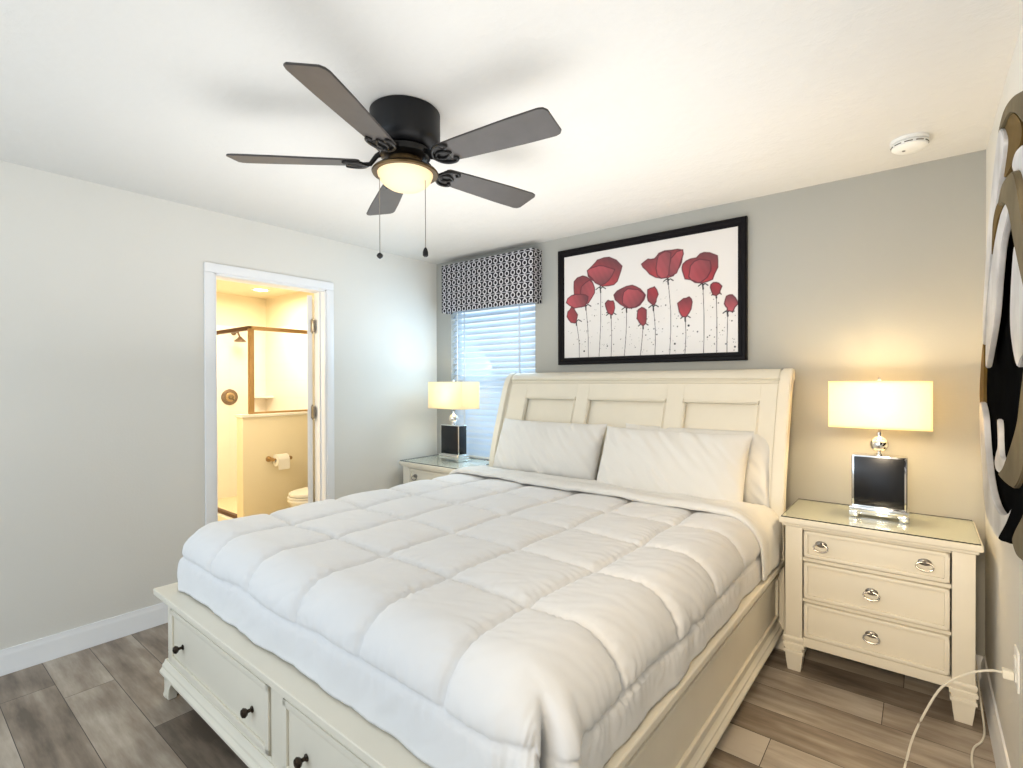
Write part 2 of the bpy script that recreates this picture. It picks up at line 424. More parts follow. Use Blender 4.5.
struct('wall_half', MB().box(PX-0.12, PX, PY0, BY1, 0, 1.075, 0.004), M['wall_bath'], 'cream half wall beside the shower', 'half wall')
struct('trim_3', MB().box(PX-0.135, PX+0.015, PY0-0.015, BY1, 1.075, 1.10, 0.005), M['porcelain'], 'white cap on the half wall', 'wall cap')
tl = MB(); tl.box(BX, BX+0.012, 2.02, BY1, 0, 2.06, 0.001).box(BX+0.012, PX-0.12, BY1-0.012, BY1, 0, 2.06, 0.001)
struct('trim_4', tl, M['tile'], 'pale tiled surround inside the shower', 'shower tiles')

sh = thing('shower_enclosure', 'bronze framed glass shower enclosure standing on the half wall', 'shower enclosure', (PX-0.06, 2.115, 0))
ox, oy = PX-0.06, 2.115
MB().box(-0.0025, 0.0025, 0.02, BY1-oy, 1.12, 1.855, 0).build('glass_panel', M['glass'], sh)
MB().box(-1.75, -0.03, -0.0025, 0.0025, 0.15, 1.855, 0).build('door_glass', M['glass'], sh)
MB().box(-0.018, 0.018, 0, BY1-oy, 1.85, 1.885, 0.003).build('top_rail', M['gold_rail'], sh)
MB().box(-1.8, 0.0, -0.018, 0.018, 1.85, 1.885, 0.003).build('door_rail', M['rail_dark'], sh)
MB().box(-0.02, 0.02, -0.02, 0.02, 1.10, 1.86, 0.003).build('corner_post', M['gold_rail'], sh)
MB().box(-0.015, 0.015, 0, BY1-oy, 1.10, 1.118, 0.003).build('bottom_rail', M['gold_rail'], sh)
MB().box(-1.8, -0.06, -0.02, 0.02, 0.12, 0.15, 0.003).build('threshold_rail', M['rail_dark'], sh)
MB().box(-1.8, -0.06, -0.06, 0.06, 0.0, 0.12, 0.01).build('curb', M['porcelain'], sh)

o = thing('wall_shower', 'bronze shower head high on the shower wall', 'shower head', (BX+0.012, 2.74, 1.98))
MB().tube([(0, 0, 0), (0.06, 0, 0.01), (0.12, 0, -0.005), (0.16, 0, -0.05)], 0.011).build('arm', M['rail_dark'], o)
MB().lathe([(0.014, 0.05), (0.03, 0.03), (0.062, 0.0), (0.066, -0.012), (0.05, -0.014)], (0.175, 0, -0.105), n=24).build('spray_head', M['rail_dark'], o)
MB().lathe([(0.032, 0), (0.03, 0.008), (0.012, 0.012)], (0, 0, 0), 'x', 20).build('flange', M['rail_dark'], o)
o = thing('shower_valve', 'round bronze shower valve with lever below the shower head', 'shower valve', (BX+0.012, 2.69, 1.205))
MB().lathe([(0.095, 0), (0.095, 0.006), (0.085, 0.014), (0.06, 0.016)], axis='x', n=36).build('plate', M['rail_dark'], o)
MB().lathe([(0.056, 0.014), (0.054, 0.03), (0.045, 0.034)], axis='x', n=28).build('ring', M['gold_rail'], o)
m_ = MB().lathe([(0.03, 0.03), (0.026, 0.07), (0.02, 0.075)], axis='x', n=20); m_.tube([(0.06, 0, 0), (0.065, 0.03, -0.05)], 0.009).build('lever', M['bronze'], o)
sf = MB(); pts = [(0, 0)]+[(0.2*math.cos(a), -0.2*math.sin(a)) for a in np.linspace(0, PI/2, 10)]
sf.prism([(BX+0.012+p[0], BY1-0.012+p[1]) for p in pts], 1.185, 1.215, 'xy', 0.004)
tag(sf.build('soap_shelf', M['porcelain']), 'white corner shelf inside the shower', 'shelf')

# toilet at the far side of the half wall
to = thing('toilet', 'white toilet with closed lid beside the half wall', 'toilet', (-4.10, 2.53, 0))
def oval(cx, cy_, a, b, n=32): return [(cx+a*math.cos(2*PI*k/n), cy_+b*math.sin(2*PI*k/n)) for k in range(n)]
m_ = MB(); R = []
for z, cyy, a, b in ((0.0, 0.02, 0.11, 0.24), (0.08, 0.02, 0.105, 0.22), (0.22, -0.0, 0.13, 0.24), (0.33, -0.06, 0.175, 0.27), (0.385, -0.08, 0.19, 0.285), (0.40, -0.08, 0.185, 0.28), (0.4005, -0.08, 0.002, 0.003)):
    R.append([(p[0], p[1], z) for p in oval(0, cyy, a, b)]+[(a, cyy, z)])
m_.grid(R); bmesh.ops.remove_doubles(m_.bm, verts=m_.bm.verts[:], dist=0.0005)
bmesh.ops.recalc_face_normals(m_.bm, faces=m_.bm.faces[:]); m_.build('bowl', M['porcelain'], to)
MB().prism(oval(0, -0.08, 0.19, 0.285), 0.403, 0.420, 'xy', 0.004).build('seat', M['porcelain'], to)
MB().prism(oval(0, -0.075, 0.185, 0.28), 0.424, 0.448, 'xy', 0.006).build('lid', M['porcelain'], to)
MB().box(-0.22, 0.22, 0.26, 0.45, 0.36, 0.74, 0.02).build('tank', M['porcelain'], to)
MB().box(-0.23, 0.23, 0.25, 0.46, 0.742, 0.78, 0.012).build('tank_lid', M['porcelain'], to)
m_ = MB().tube([(-0.17, 0.26, 0.68), (-0.17, 0.235, 0.68), (-0.10, 0.232, 0.675)], 0.007); m_.build('flush_lever', M['chrome'], to)

hp = thing('toilet_paper_holder', 'bronze toilet paper holder fixed to the half wall', 'paper holder', (PX, 2.32, 0.69))
for s in (-1, 1):
    m_ = MB().lathe([(0.026, 0), (0.024, 0.01), (0.012, 0.016), (0.012, 0.06), (0.018, 0.065), (0.016, 0.085)], (0, s*0.082, 0), 'x', 20); m_.build('post', M['gold_rail'], hp)
MB().lathe([(0.008, -0.08), (0.008, 0.08)], (0.07, 0, 0), 'y', 14).build('spindle', M['gold_rail'], hp)
rl = MB().lathe([(0.018, -0.052), (0.054, -0.052), (0.054, 0.052), (0.018, 0.052), (0.018, -0.052)], (PX+0.07, 2.32, 0.68), 'y', 32, cap=False)
rl.box(PX+0.122, PX+0.1245, 2.268, 2.372, 0.60, 0.69, 0)
tag(rl.build('toilet_roll', M['paper']), 'white toilet roll on the bronze holder', 'toilet roll')
o = thing('recessed_light', 'small round lit downlight in the bathroom ceiling', 'ceiling light', (-5.9, 2.79, H))
MB().lathe([(0.075, -0.004), (0.098, -0.006), (0.098, 0.0)], n=32, cap=False).build('trim_ring', M['plastic_white'], o)
MB().lathe([(0.02, -0.0045), (0.078, -0.0035)], n=32).build('lens', M['downlight'], o)
area_light('bathroom_downlight', (-5.3, 2.5, 2.38), (-5.3, 2.5, 0), 1.2, 0.5, 34, (1.0, 0.88, 0.68))
area_light('bathroom_side_fill', (-4.3, 0.9, 1.9), (-4.7, 2.6, 0.9), 0.7, 0.25, 13, (1.0, 0.86, 0.62))  # unseen warm fill aimed at the half wall; no vanity fixture is built

# ------------------------------------------------------------------ bedroom window and blind
wf = MB(); wy0, wy1 = YB+0.085, YB+0.13
wf.box(WX0, WX0+0.05, wy0, wy1, WZ0, WZ1, 0.004).box(WX1-0.05, WX1, wy0, wy1, WZ0, WZ1, 0.004).box(WX0, WX1, wy0, wy1, WZ0, WZ0+0.05, 0.004).box(WX0, WX1, wy0, wy1, WZ1-0.05, WZ1, 0.004)
wf.box(WX0, WX1, wy0, wy1, 1.37, 1.42, 0.004)
w1 = struct('window_1', wf, M['trim'], 'white framed bedroom window behind the blind', 'window')
MB().box(WX0+0.05, WX1-0.05, wy0+0.02, wy0+0.025, WZ0+0.05, WZ1-0.05, 0).build('pane', M['glass'], w1)
struct('trim_5', MB().box(WX0-0.0, WX1+0.0, YB-0.012, YB+0.085, WZ0-0.0, WZ0+0.018, 0.004), M['trim'], 'white sill under the blind', 'window sill')

bl = thing('window_blind', 'white horizontal slat blind filling the bedroom window', 'blind', (0.5*(WX0+WX1), YB+0.035, 0))
bw = 0.5*(WX1-WX0)-0.006
MB().box(-bw, bw, -0.028, 0.028, WZ1-0.05, WZ1-0.004, 0.003).build('headrail', M['plastic_white'], bl)
zz = WZ0+0.062; pitch = 0.049; k = 0
def slat(tilt):
    m_ = MB(); R = []
    for j in range(9):
        u = -1+2*j/8; a = math.radians(tilt); c_ = 0.0025*(1-u*u)
        yy, z2 = u*0.029*math.cos(a)-c_*math.sin(a), u*0.029*math.sin(a)+c_*math.cos(a)
        R.append((yy, z2))
    ringp = R+[(a_[0]+0.0016*math.sin(math.radians(tilt)), a_[1]-0.0016*math.cos(math.radians(tilt))) for a_ in R[::-1]]
    ringp.append(ringp[0])
    m_.grid([[(x, p[0], p[1]) for p in ringp] for x in (-bw, -bw*0.5, 0, bw*0.5, bw)])
    bmesh.ops.recalc_face_normals(m_.bm, faces=m_.bm.faces[:])
    return m_
protos = {}
while zz < WZ1-0.07:
    tl_ = 47 if zz > 1.36 else 50
    if tl_ not in protos:
        protos[tl_] = slat(tl_).build('slat', M['blind'], bl); s_ = protos[tl_]
    else:
        s_ = protos[tl_].copy(); col.objects.link(s_); s_.parent = bl
    s_.location = (0, 0, zz); zz += pitch
MB().box(-bw, bw, -0.024, 0.024, WZ0+0.022, WZ0+0.04, 0.004).build('bottom_rail', M['plastic_white'], bl)
for x in (-0.30, 0.30):
    m_ = MB().box(x-0.010, x+0.010, -0.0325, -0.0315, WZ0+0.03, WZ1-0.03, 0); m_.build('ladder_tape', M['blind'], bl)
m_ = MB().tube([(-bw+0.07, -0.036, WZ1-0.05), (-bw+0.07, -0.036, 1.15)], 0.004, 8); m_.build('tilt_wand', M['plastic_white'], bl)

va = thing('window_valance', 'black and white lattice patterned valance above the blind', 'valance', (-2.735, YB, 0))
vx = 0.487; VY = -0.118
m_ = MB().box(-vx, vx, VY, VY+0.014, 1.973, 2.378, 0.005); m_.box(-vx, -vx+0.014, VY+0.0145, -0.001, 1.973, 2.378, 0.004); m_.box(vx-0.014, vx, VY+0.0145, -0.001, 1.973, 2.378, 0.004)
bmesh.ops.remove_doubles(m_.bm, verts=m_.bm.verts[:], dist=0.0001); m_.build('fabric_face', M['valance'], va)
MB().box(-vx+0.0145, vx-0.0145, VY+0.0145, -0.001, 2.355, 2.372, 0.002).build('top_board', M['antique_dark'], va)

# ------------------------------------------------------------------ framed poppy print
AX0, AX1, AZ0, AZ1 = -2.085, -0.786, 1.505, 2.338
ar = thing('framed_picture', 'wide black framed print of red poppies above the bed', 'picture', (0.5*(AX0+AX1), YB, AZ0))
hw, hh = 0.5*(AX1-AX0), AZ1-AZ0; FW = 0.050
fr = MB(); R = []
prof = [(0, -0.002), (0, -0.030), (0.006, -0.036), (0.020, -0.036), (0.032, -0.026), (0.044, -0.026), (FW, -0.020), (FW, -0.002)]
for cx_, cz_, sx_, sz_ in ((-hw, 0, 1, 1), (hw, 0, -1, 1), (hw, hh, -1, -1), (-hw, hh, 1, -1), (-hw, 0, 1, 1)):
    R.append([(cx_+sx_*p[0], p[1], cz_+sz_*p[0]) for p in prof])
fr.grid(R); bmesh.ops.remove_doubles(fr.bm, verts=fr.bm.verts[:], dist=1e-5); bmesh.ops.recalc_face_normals(fr.bm, faces=fr.bm.faces[:])
fr.build('frame', M['frame_black'], ar, ang=25)
# the print: drawn into a colour grid. flowers in print coordinates 0..1 (x right, y up)
pw, ph = 2*(hw-FW)+0.006, hh-2*FW+0.006
NX, NZ = 460, int(460*ph/pw)
gx, gz = np.meshgrid(np.linspace(0, 1, NX), np.linspace(0, 1, NZ))
asp = pw/ph
img = np.zeros((NZ, NX, 3)); img[:] = (0.69, 0.66, 0.63)
rs = np.random.RandomState(3)
def inside(poly):
    px = np.array(poly); r = np.zeros(gx.shape, bool); n = len(px)
    for i in range(n):
        x1, y1 = px[i]; x2, y2 = px[(i+1) % n]
        if y1 == y2: continue
        c = ((y1 > gz) != (y2 > gz)) & (gx < (x2-x1)*(gz-y1)/(y2-y1)+x1); r ^= c
    return r
def segdist(poly, closed=True):
    dmin = np.full(gx.shape, 9.0); n = len(poly)
    for i in range(n if closed else n-1):
        ax, ay = poly[i]; bx, by = poly[(i+1) % n]
        dx, dy = (bx-ax)*asp, by-ay; L = dx*dx+dy*dy+1e-12
        t = np.clip(((gx-ax)*asp*dx+(gz-ay)*dy)/L, 0, 1)
        dmin = np.minimum(dmin, np.hypot((gx-ax)*asp-t*dx, gz-ay-t*dy))
    return dmin
RED = np.array((0.40, 0.022, 0.032)); PINK = np.array((0.45, 0.060, 0.075)); DARK = np.array((0.075, 0.018, 0.026)); INK = np.array((0.012, 0.010, 0.012)); EDGE = np.array((0.10, 0.006, 0.016))
def stroke(line, w, c):
    d_ = segdist(line, False); a = np.clip((w-d_)/0.002+0.5, 0, 1)[..., None]; img[:] = img*(1-a)+c*a
def petal(poly, base, dark_dir):
    P_ = [(x_+rs.normal(0, 0.0028), y_+rs.normal(0, 0.0045)) for x_, y_ in catmull(poly, 2)]; k_ = inside(P_); d_ = segdist(P_)
    px = np.array(P_); c0 = px.mean(0); ext = np.ptp(px, axis=0).max()
    tt = np.clip(0.5+((gx-c0[0])*dark_dir[0]+(gz-c0[1])*dark_dir[1])/ext*1.5, 0, 1)[..., None]
    wob = (0.5+0.5*np.sin(gx*190+gz*60))[..., None]*0.10
    cc = base*(1-tt*0.9)+DARK*tt*0.9; cc = cc*(0.95+wob)
    img[k_] = cc[k_]
    a = (np.clip((0.0065-d_)/0.003, 0, 1))[..., None]; img[:] = img*(1-a)+EDGE*a
# source pixels measured in a 981x768 view of the print; perspective undone by the four corners
def pq(x, y):
    u = (x-108)/(850-108)
    # horizontal foreshortening along the wall: right end is nearer
    D0, D1 = 431.0, 546.0        # print heights at the left and right ends
    uu = u*D1/(D0+(D1-D0)*u)
    top = 245-(245-110)*u; bot = 677-(677-650)*u
    return (uu, 1-(y-top)/(bot-top))
def Q(*a): return [pq(x, y) for x, y in a]
stems = [((160, 525), (170, 600), (172, 672)), ((200, 460), (208, 560), (210, 670)), ((262, 385), (262, 520), (255, 668)), ((306, 495), (308, 580), (306, 668)), ((372, 470), (370, 560), (362, 665)), ((442, 540), (436, 610), (430, 663)), ((486, 462), (494, 560), (492, 662)), ((549, 350), (560, 500), (555, 660)), ((622, 508), (624, 580), (620, 657)), ((698, 370), (702, 520), (700, 654)), ((755, 408), (757, 540), (756, 652)), ((804, 485), (802, 560), (800, 650))]
for st in stems: stroke(catmull(Q(*st), 5, False), 0.0032, np.array((0.10, 0.09, 0.09)))
for st in stems:      # splayed sepals at each calyx
    x, y = st[0]
    stroke(catmull(Q((x-20, y-2), (x-6, y-12), (x, y-6), (x+8, y-13), (x+21, y-6)), 4, False), 0.005, INK)
    stroke(Q((x-2, y-16), (x, y+10)), 0.007, INK)
for _ in range(210):  # ink spatter
    i = rs.randint(len(stems)); x = stems[i][0][0]+rs.normal(0, 30); y = rs.uniform(stems[i][0][1]-20, 650)
    if not 115 < x < 845: continue
    p = pq(x, y); r = 0.0025+0.0045*rs.rand()**3
    d_ = np.hypot((gx-p[0])*asp, gz-p[1]); a = np.clip((r-d_)/0.002+0.5, 0, 1)[..., None]*0.9
    img[:] = img*(1-a)+INK*a
for x, y, r in ((192, 646, .009), (636, 536, .010), (577, 614, .009), (835, 626, .008), (290, 624, .007), (822, 515, .006), (453, 577, .006)):
    p = pq(x, y); d_ = np.hypot((gx-p[0])*asp, gz-p[1]); a = np.clip((r-d_)/0.002+0.5, 0, 1)[..., None]; img[:] = img*(1-a)+INK*a
F = [
 ([(205, 305), (240, 268), (255, 255), (300, 245), (352, 282), (340, 330), (318, 362), (268, 366), (228, 345)], RED, (0.6, 0.6)),
 ([(207, 305), (235, 287), (275, 280), (318, 300), (300, 345), (262, 366), (225, 340)], PINK, (0.2, -0.5)),
 ([(150, 400), (152, 350), (185, 326), (222, 345), (236, 375), (222, 420), (195, 447), (160, 430)], RED, (-0.3, 0.5)),
 ([(182, 375), (215, 340), (235, 372), (222, 420), (195, 447), (178, 415)], PINK, (-0.7, 0.0)),
 ([(118, 437), (140, 410), (180, 402), (208, 412), (196, 450), (150, 458)], PINK, (0.8, 0.1)),
 ([(120, 495), (130, 466), (150, 462), (164, 492), (158, 522), (138, 524)], RED, (0.7, 0.2)),
 ([(282, 440), (292, 430), (305, 432), (320, 440), (318, 478), (302, 492), (285, 472)], RED, (-0.7, 0.2)),
 ([(316, 405), (352, 378), (395, 366), (428, 382), (453, 405), (430, 450), (385, 462), (345, 448)], RED, (-0.6, 0.3)),
 ([(355, 440), (362, 395), (400, 376), (432, 392), (448, 410), (425, 450), (385, 462)], PINK, (0.5, -0.3)),
 ([(462, 400), (472, 376), (492, 370), (502, 405), (496, 438), (482, 450), (464, 430)], RED, (-0.3, -0.3)),
 ([(416, 500), (424, 468), (448, 458), (460, 490), (452, 528), (436, 534), (418, 515)], RED, (0.7, 0.1)),
 ([(436, 275), (462, 252), (490, 250), (512, 228), (560, 215), (610, 214), (604, 262), (580, 310), (545, 334), (492, 330), (455, 300)], RED, (-0.3, 0.6)),
 ([(500, 325), (500, 255), (520, 228), (560, 222), (556, 290), (540, 330)], PINK, (0.9, 0.2)),
 ([(550, 320), (558, 250), (610, 214), (604, 262), (580, 310)], PINK, (-0.3, -0.3)),
 ([(608, 290), (625, 262), (668, 245), (700, 226), (758, 236), (756, 290), (735, 340), (690, 354), (640, 344), (614, 322)], RED, (0.3, 0.6)),
 ([(640, 330), (640, 280), (680, 252), (725, 262), (730, 300), (690, 350), (655, 346)], PINK, (0.6, 0.1)),
 ([(588, 455), (600, 428), (625, 418), (650, 420), (648, 465), (630, 496), (604, 496)], RED, (0.1, 0.6)),
 ([(732, 375), (740, 352), (770, 352), (774, 385), (764, 402), (742, 404)], RED, (-0.2, -0.2)),
 ([(790, 440), (802, 412), (825, 402), (844, 428), (836, 458), (815, 474), (795, 462)], PINK, (0.0, 0.6)),
]
for poly, base, dd in F: petal(Q(*poly), base, dd)
m_ = MB(); me = bpy.data.meshes.new('print')
vx_ = np.stack([(gx-0.5)*pw, np.full(gx.shape, -0.0195), FW-0.003+gz*ph], -1).reshape(-1, 3)
ii = np.arange(NX*NZ).reshape(NZ, NX)
fc = np.stack([ii[:-1, :-1], ii[:-1, 1:], ii[1:, 1:], ii[1:, :-1]], -1).reshape(-1, 4)
me.from_pydata(vx_.tolist(), [], fc.tolist()); m_.bm.free()
ca = me.color_attributes.new('paint', 'FLOAT_COLOR', 'POINT')
ca.data.foreach_set('color', np.concatenate([img.reshape(-1, 3), np.ones((NX*NZ, 1))], 1).astype(np.float32).ravel())
t = NT('poppy_print'); at = t.n('ShaderNodeAttribute'); at.attribute_name = 'paint'
t.l(at.outputs['Color'], t.b.inputs['Base Color']); t.b.inputs['Roughness'].default_value = 0.6
t.b.inputs['Coat Weight'].default_value = 0.55; t.b.inputs['Coat Roughness'].default_value = 0.02
me.materials.append(t.m)
po = bpy.data.objects.new('print', me); col.objects.link(po); po.parent = ar
MB().box(-hw+0.02, hw-0.02, -0.016, -0.003, 0.02, hh-0.02, 0).build('backing', M['antique_dark'], ar)

# ------------------------------------------------------------------ ceiling fan
FC = (-1.585, 1.318)
fan = thing('ceiling_fan', 'black five blade ceiling fan with lit bowl light', 'ceiling fan', (FC[0], FC[1], H))
MB().lathe([(0.132, 0), (0.136, -0.004), (0.136, -0.105), (0.130, -0.122), (0.112, -0.138), (0.09, -0.142)], n=48).build('motor_housing', M['black_metal'], fan)
MB().lathe([(0.088, -0.142), (0.098, -0.150), (0.098, -0.172), (0.085, -0.182), (0.06, -0.184)], n=40).build('hub', M['iron'], fan)
LZO = 0.016
MB().lathe([(r_*1.02, z_+LZO) for r_, z_ in [(0.062, -0.196), (0.066, -0.200), (0.066, -0.216), (0.074, -0.222), (0.098, -0.230), (0.121, -0.242), (0.127, -0.250), (0.124, -0.256), (0.10, -0.254)]], n=48).build('light_fitter', M['bronze'], fan)
MB().lathe([(r_*1.02, z_+LZO) for r_, z_ in [(0.106, -0.252), (0.104, -0.262), (0.097, -0.278), (0.084, -0.294), (0.064, -0.307), (0.040, -0.315), (0.012, -0.319)]], n=48).build('glass_bowl', M['dome'], fan)
def blade_mb():
    # outline along +x, from r=.205 to r=.655, tilt applied later
    half = [(0.0, 0.040), (0.012, 0.050), (0.10, 0.057), (0.33, 0.069), (0.455, 0.0715), (0.473, 0.066), (0.483, 0.052)]
    pts = [(0.17+x, y) for x, y in half]+[(0.17+x, -y) for x, y in half[::-1]]
    return MB().prism(pts, -0.0035, 0.0035, 'xy', 0.0015)
def iron_mb():
    b = MB()
    b.tube([(0.080, 0, 0.040), (0.11, 0, 0.026), (0.135, 0, -0.004), (0.17, 0, -0.009)], 0.010, 10, rs=[0.013, 0.010, 0.009, 0.010])
    for s in (-1, 1):
        b.tube(catmull([(0.145, 0.0, -0.010), (0.160, s*0.030, -0.010), (0.185, s*0.048, -0.009), (0.215, s*0.050, -0.008), (0.232, s*0.038, -0.008), (0.218, s*0.028, -0.008)], 5, False), 0.006, 8)
        b.tube(catmull([(0.155, 0.0, -0.010), (0.175, s*0.018, -0.010), (0.20, s*0.016, -0.009), (0.225, 0.0, -0.008)], 5, False), 0.005, 8)
    b.prism([(0.16, -0.040), (0.195, -0.046), (0.222, 0), (0.195, 0.046), (0.16, 0.040), (0.15, 0)], -0.0062, -0.0038, 'xy', 0.0008)
    return b
for k in range(5):
    a = math.radians(7.6+72*k); e = bpy.data.objects.new('blade', None)
    Mx = Matrix.Translation((0, 0, -0.198)) @ Matrix.Rotation(a, 4, 'Z') @ Matrix.Rotation(math.radians(-12), 4, 'X')
    if k == 0:
        b0 = blade_mb().build('blade', M['blade'], fan); i0 = iron_mb().build('blade_iron', M['iron'], b0); bo = b0
    else:
        bo = b0.copy(); col.objects.link(bo); bo.parent = fan; ii_ = i0.copy(); col.objects.link(ii_); ii_.parent = bo
    bpy.data.objects.remove(e)
    bo.matrix_local = Mx
for dx_, zb in ((-0.094, 1.885), (0.083, 1.90)):
    p = Vector((dx_*cy+0.03*sy, dx_*sy-0.03*cy, 0)) if True else None
    ch = MB(); z0 = -0.20; z1 = zb-H
    ch.tube([(p.x*0.65, p.y*0.65, z0), (p.x*0.98, p.y*0.98, z0-0.01), (p.x, p.y, z0-0.03), (p.x, p.y, z1)], 0.0016, 6)
    c_ = ch.build('pull_chain', M['nickel'], fan)
    if dx_ < 0: kb = MB().lathe([(0.002, 0.012), (0.010, 0.006), (0.0125, 0), (0.010, -0.006), (0.002, -0.012)], (p.x, p.y, z1-0.01), n=16)
    else: kb = MB().lathe([(0.003, 0.018), (0.007, 0.012), (0.0105, 0.0), (0.0105, -0.014), (0.006, -0.018)], (p.x, p.y, z1-0.012), n=16)
    kb.build('pull_knob', M['black_metal'], c_)

sd = thing('smoke_detector', 'round white smoke detector on the ceiling by the right wall', 'smoke detector', (-0.04, 2.85, H))
MB().lathe([(0.070, 0), (0.070, -0.012), (0.066, -0.014)], n=40).build('base_ring', M['plastic_white'], sd)
MB().lathe([(0.058, -0.014), (0.066, -0.018), (0.064, -0.034), (0.050, -0.044), (0.02, -0.047)], n=40).build('cover', M['plastic_white'], sd)
m_ = MB()
for k in range(10):
    a0 = 2*PI*k/10
    m_.tube([(0.0655*math.cos(a0+q), 0.0655*math.sin(a0+q), -0.026) for q in np.linspace(0.05, 0.5, 6)], 0.0022, 6)
o = m_.build('vent_slots', M['antique_dark'], sd)
MB().lathe([(0.006, -0.045), (0.006, -0.049), (0.003, -0.050)], (-0.02, -0.01, 0.0), n=14).build('test_button', M['nickel'], sd)

# ------------------------------------------------------------------ bed
A_B = -0.0125
BO = Vector((-1.60, 0.76, 0))
bed = thing('bed', 'antique white king sleigh bed with storage drawers in its footboard', 'bed', BO, A_B)
AW = M['antique']
HX0, HX1 = -0.968, 1.032
HP = [(0.0, 2.19), (0.4, 2.165), (0.65, 2.145), (0.78, 2.15), (0.92, 2.18), (1.06, 2.222), (1.2, 2.268), (1.30, 2.302), (1.37, 2.330), (1.405, 2.355), (1.425, 2.382), (1.432, 2.405)]
HPs = catmull(HP, 6, False)
def hp_slice(z0, z1):
    zs = np.array([p[0] for p in HPs]); ys = np.array([p[1] for p in HPs])
    n = max(2, int((z1-z0)/0.02)+1)
    if z1 >= 1.43:
        out = [(z0, float(np.interp(z0, zs, ys)))]+[(a, b) for a, b in HPs if a > z0+1e-4]
    else: out = [(a, float(np.interp(a, zs, ys))) for a in np.linspace(z0, z1, n)]
    return out
def curved(x0, x1, z0, z1, off, thick, bev=0.004):
    # slab following the sleigh profile; off>0 raises it towards the foot
    sl = hp_slice(z0, z1); b = bmesh.new(); F0 = []; 
    pts = []
    for i, (z, y) in enumerate(sl):
        a, c = sl[max(i-1, 0)], sl[min(i+1, len(sl)-1)]
        t_ = Vector((c[1]-a[1], c[0]-a[0])).normalized(); nrm = Vector((-t_.y, t_.x))   # (y,z) pointing to the foot
        pts.append(((y+nrm.x*off, z+nrm.y*off), (y+nrm.x*(off-thick), z+nrm.y*(off-thick))))
    ring = [p[0] for p in pts]+[p[1] for p in pts[::-1]]
    A = [b.verts.new((x0, p[0], p[1])) for p in ring]; B = [b.verts.new((x1, p[0], p[1])) for p in ring]; n = len(ring)
    for k in range(n): b.faces.new((A[k], A[(k+1) % n], B[(k+1) % n], B[k]))
    h = len(pts)
    for V in (A, B):
        for k in range(h-1): b.faces.new((V[k], V[k+1], V[n-2-k], V[n-1-k]))
    bmesh.ops.recalc_face_normals(b, faces=b.faces[:])
    if bev: bmesh.ops.bevel(b, geom=[e for e in b.edges if e.calc_face_angle(0) > 0.6], offset=bev, segments=2, affect='EDGES')
    m_ = MB(); m_._merge(b); return m_
hb = curved(HX0+0.03, HX1-0.03, 0.25, 1.425, -0.026, 0.018, 0.001).build('headboard_panel', AW, bed)
for x0, x1 in ((HX0, HX0+0.058), (HX1-0.058, HX1)):
    curved(x0, x1, 0.0, 1.432, 0.022, 0.066, 0.006).build('headboard_post', AW, bed)
curved(HX0+0.058, HX1-0.058, 1.385, 1.432, 0.020, 0.055, 0.006).build('top_rail', AW, bed)
PAN = [(-0.738, -0.298), (-0.203, 0.352), (0.457, 0.882)]; PT, PB = 1.275, 0.78
xs = [HX0+0.058]+[q for p in PAN for q in p]+[HX1-0.058]
for i in range(0, len(xs), 2):
    curved(xs[i], xs[i+1], 0.60, 1.385, 0.0, 0.026, 0.002).build('headboard_stile', AW, bed)
for p0, p1 in PAN:
    curved(p0, p1, PT, 1.385, 0.0, 0.026, 0.0015).build('headboard_rail', AW, bed)
    for (a, b_, c_, d_) in ((p0, p1, PT-0.016, PT), (p0, p0+0.016, 0.7, PT-0.016), (p1-0.016, p1, 0.7, PT-0.016)):
        curved(a, b_, c_, d_, 0.007, 0.030, 0.006).build('panel_moulding', AW, bed)
for (a, b_, c_, d_) in ((HX0+0.058, HX1-0.058, 1.370, 1.386), (HX0+0.058, HX0+0.072, 0.6, 1.37), (HX1-0.072, HX1-0.058, 0.6, 1.37)):
    curved(a, b_, c_, d_, 0.012, 0.03, 0.006).build('border_moulding', AW, bed)
# footboard with two drawers
MB().box(-1.052, 1.052, 0.0, 0.165, 0.447, 0.475, 0.007, 3).build('footboard_cap', AW, bed)
m_ = MB().box(-1.025, 1.025, 0.024, 0.16, 0.428, 0.4465, 0.006, 3); m_.build('cap_moulding', AW, bed)
FY = 0.042
m_ = MB(); m_.box(-1.0, -0.958, FY, FY+0.10, 0.14, 0.428, 0.003); m_.build('corner_stile', AW, bed)
m_ = MB(); m_.box(0.958, 1.0, FY, FY+0.10, 0.14, 0.428, 0.003); m_.build('corner_stile', AW, bed)
m_ = MB(); m_.box(-0.042, 0.042, FY, FY+0.10, 0.14, 0.428, 0.003); m_.build('center_stile', AW, bed)
m_ = MB().box(-0.957, -0.043, FY+0.03, FY+0.10, 0.14, 0.428, 0.0); m_.build('footboard_back', M['antique_dark'], bed)
m_ = MB().box(0.043, 0.957, FY+0.03, FY+0.10, 0.14, 0.428, 0.0); m_.build('footboard_back', M['antique_dark'], bed)
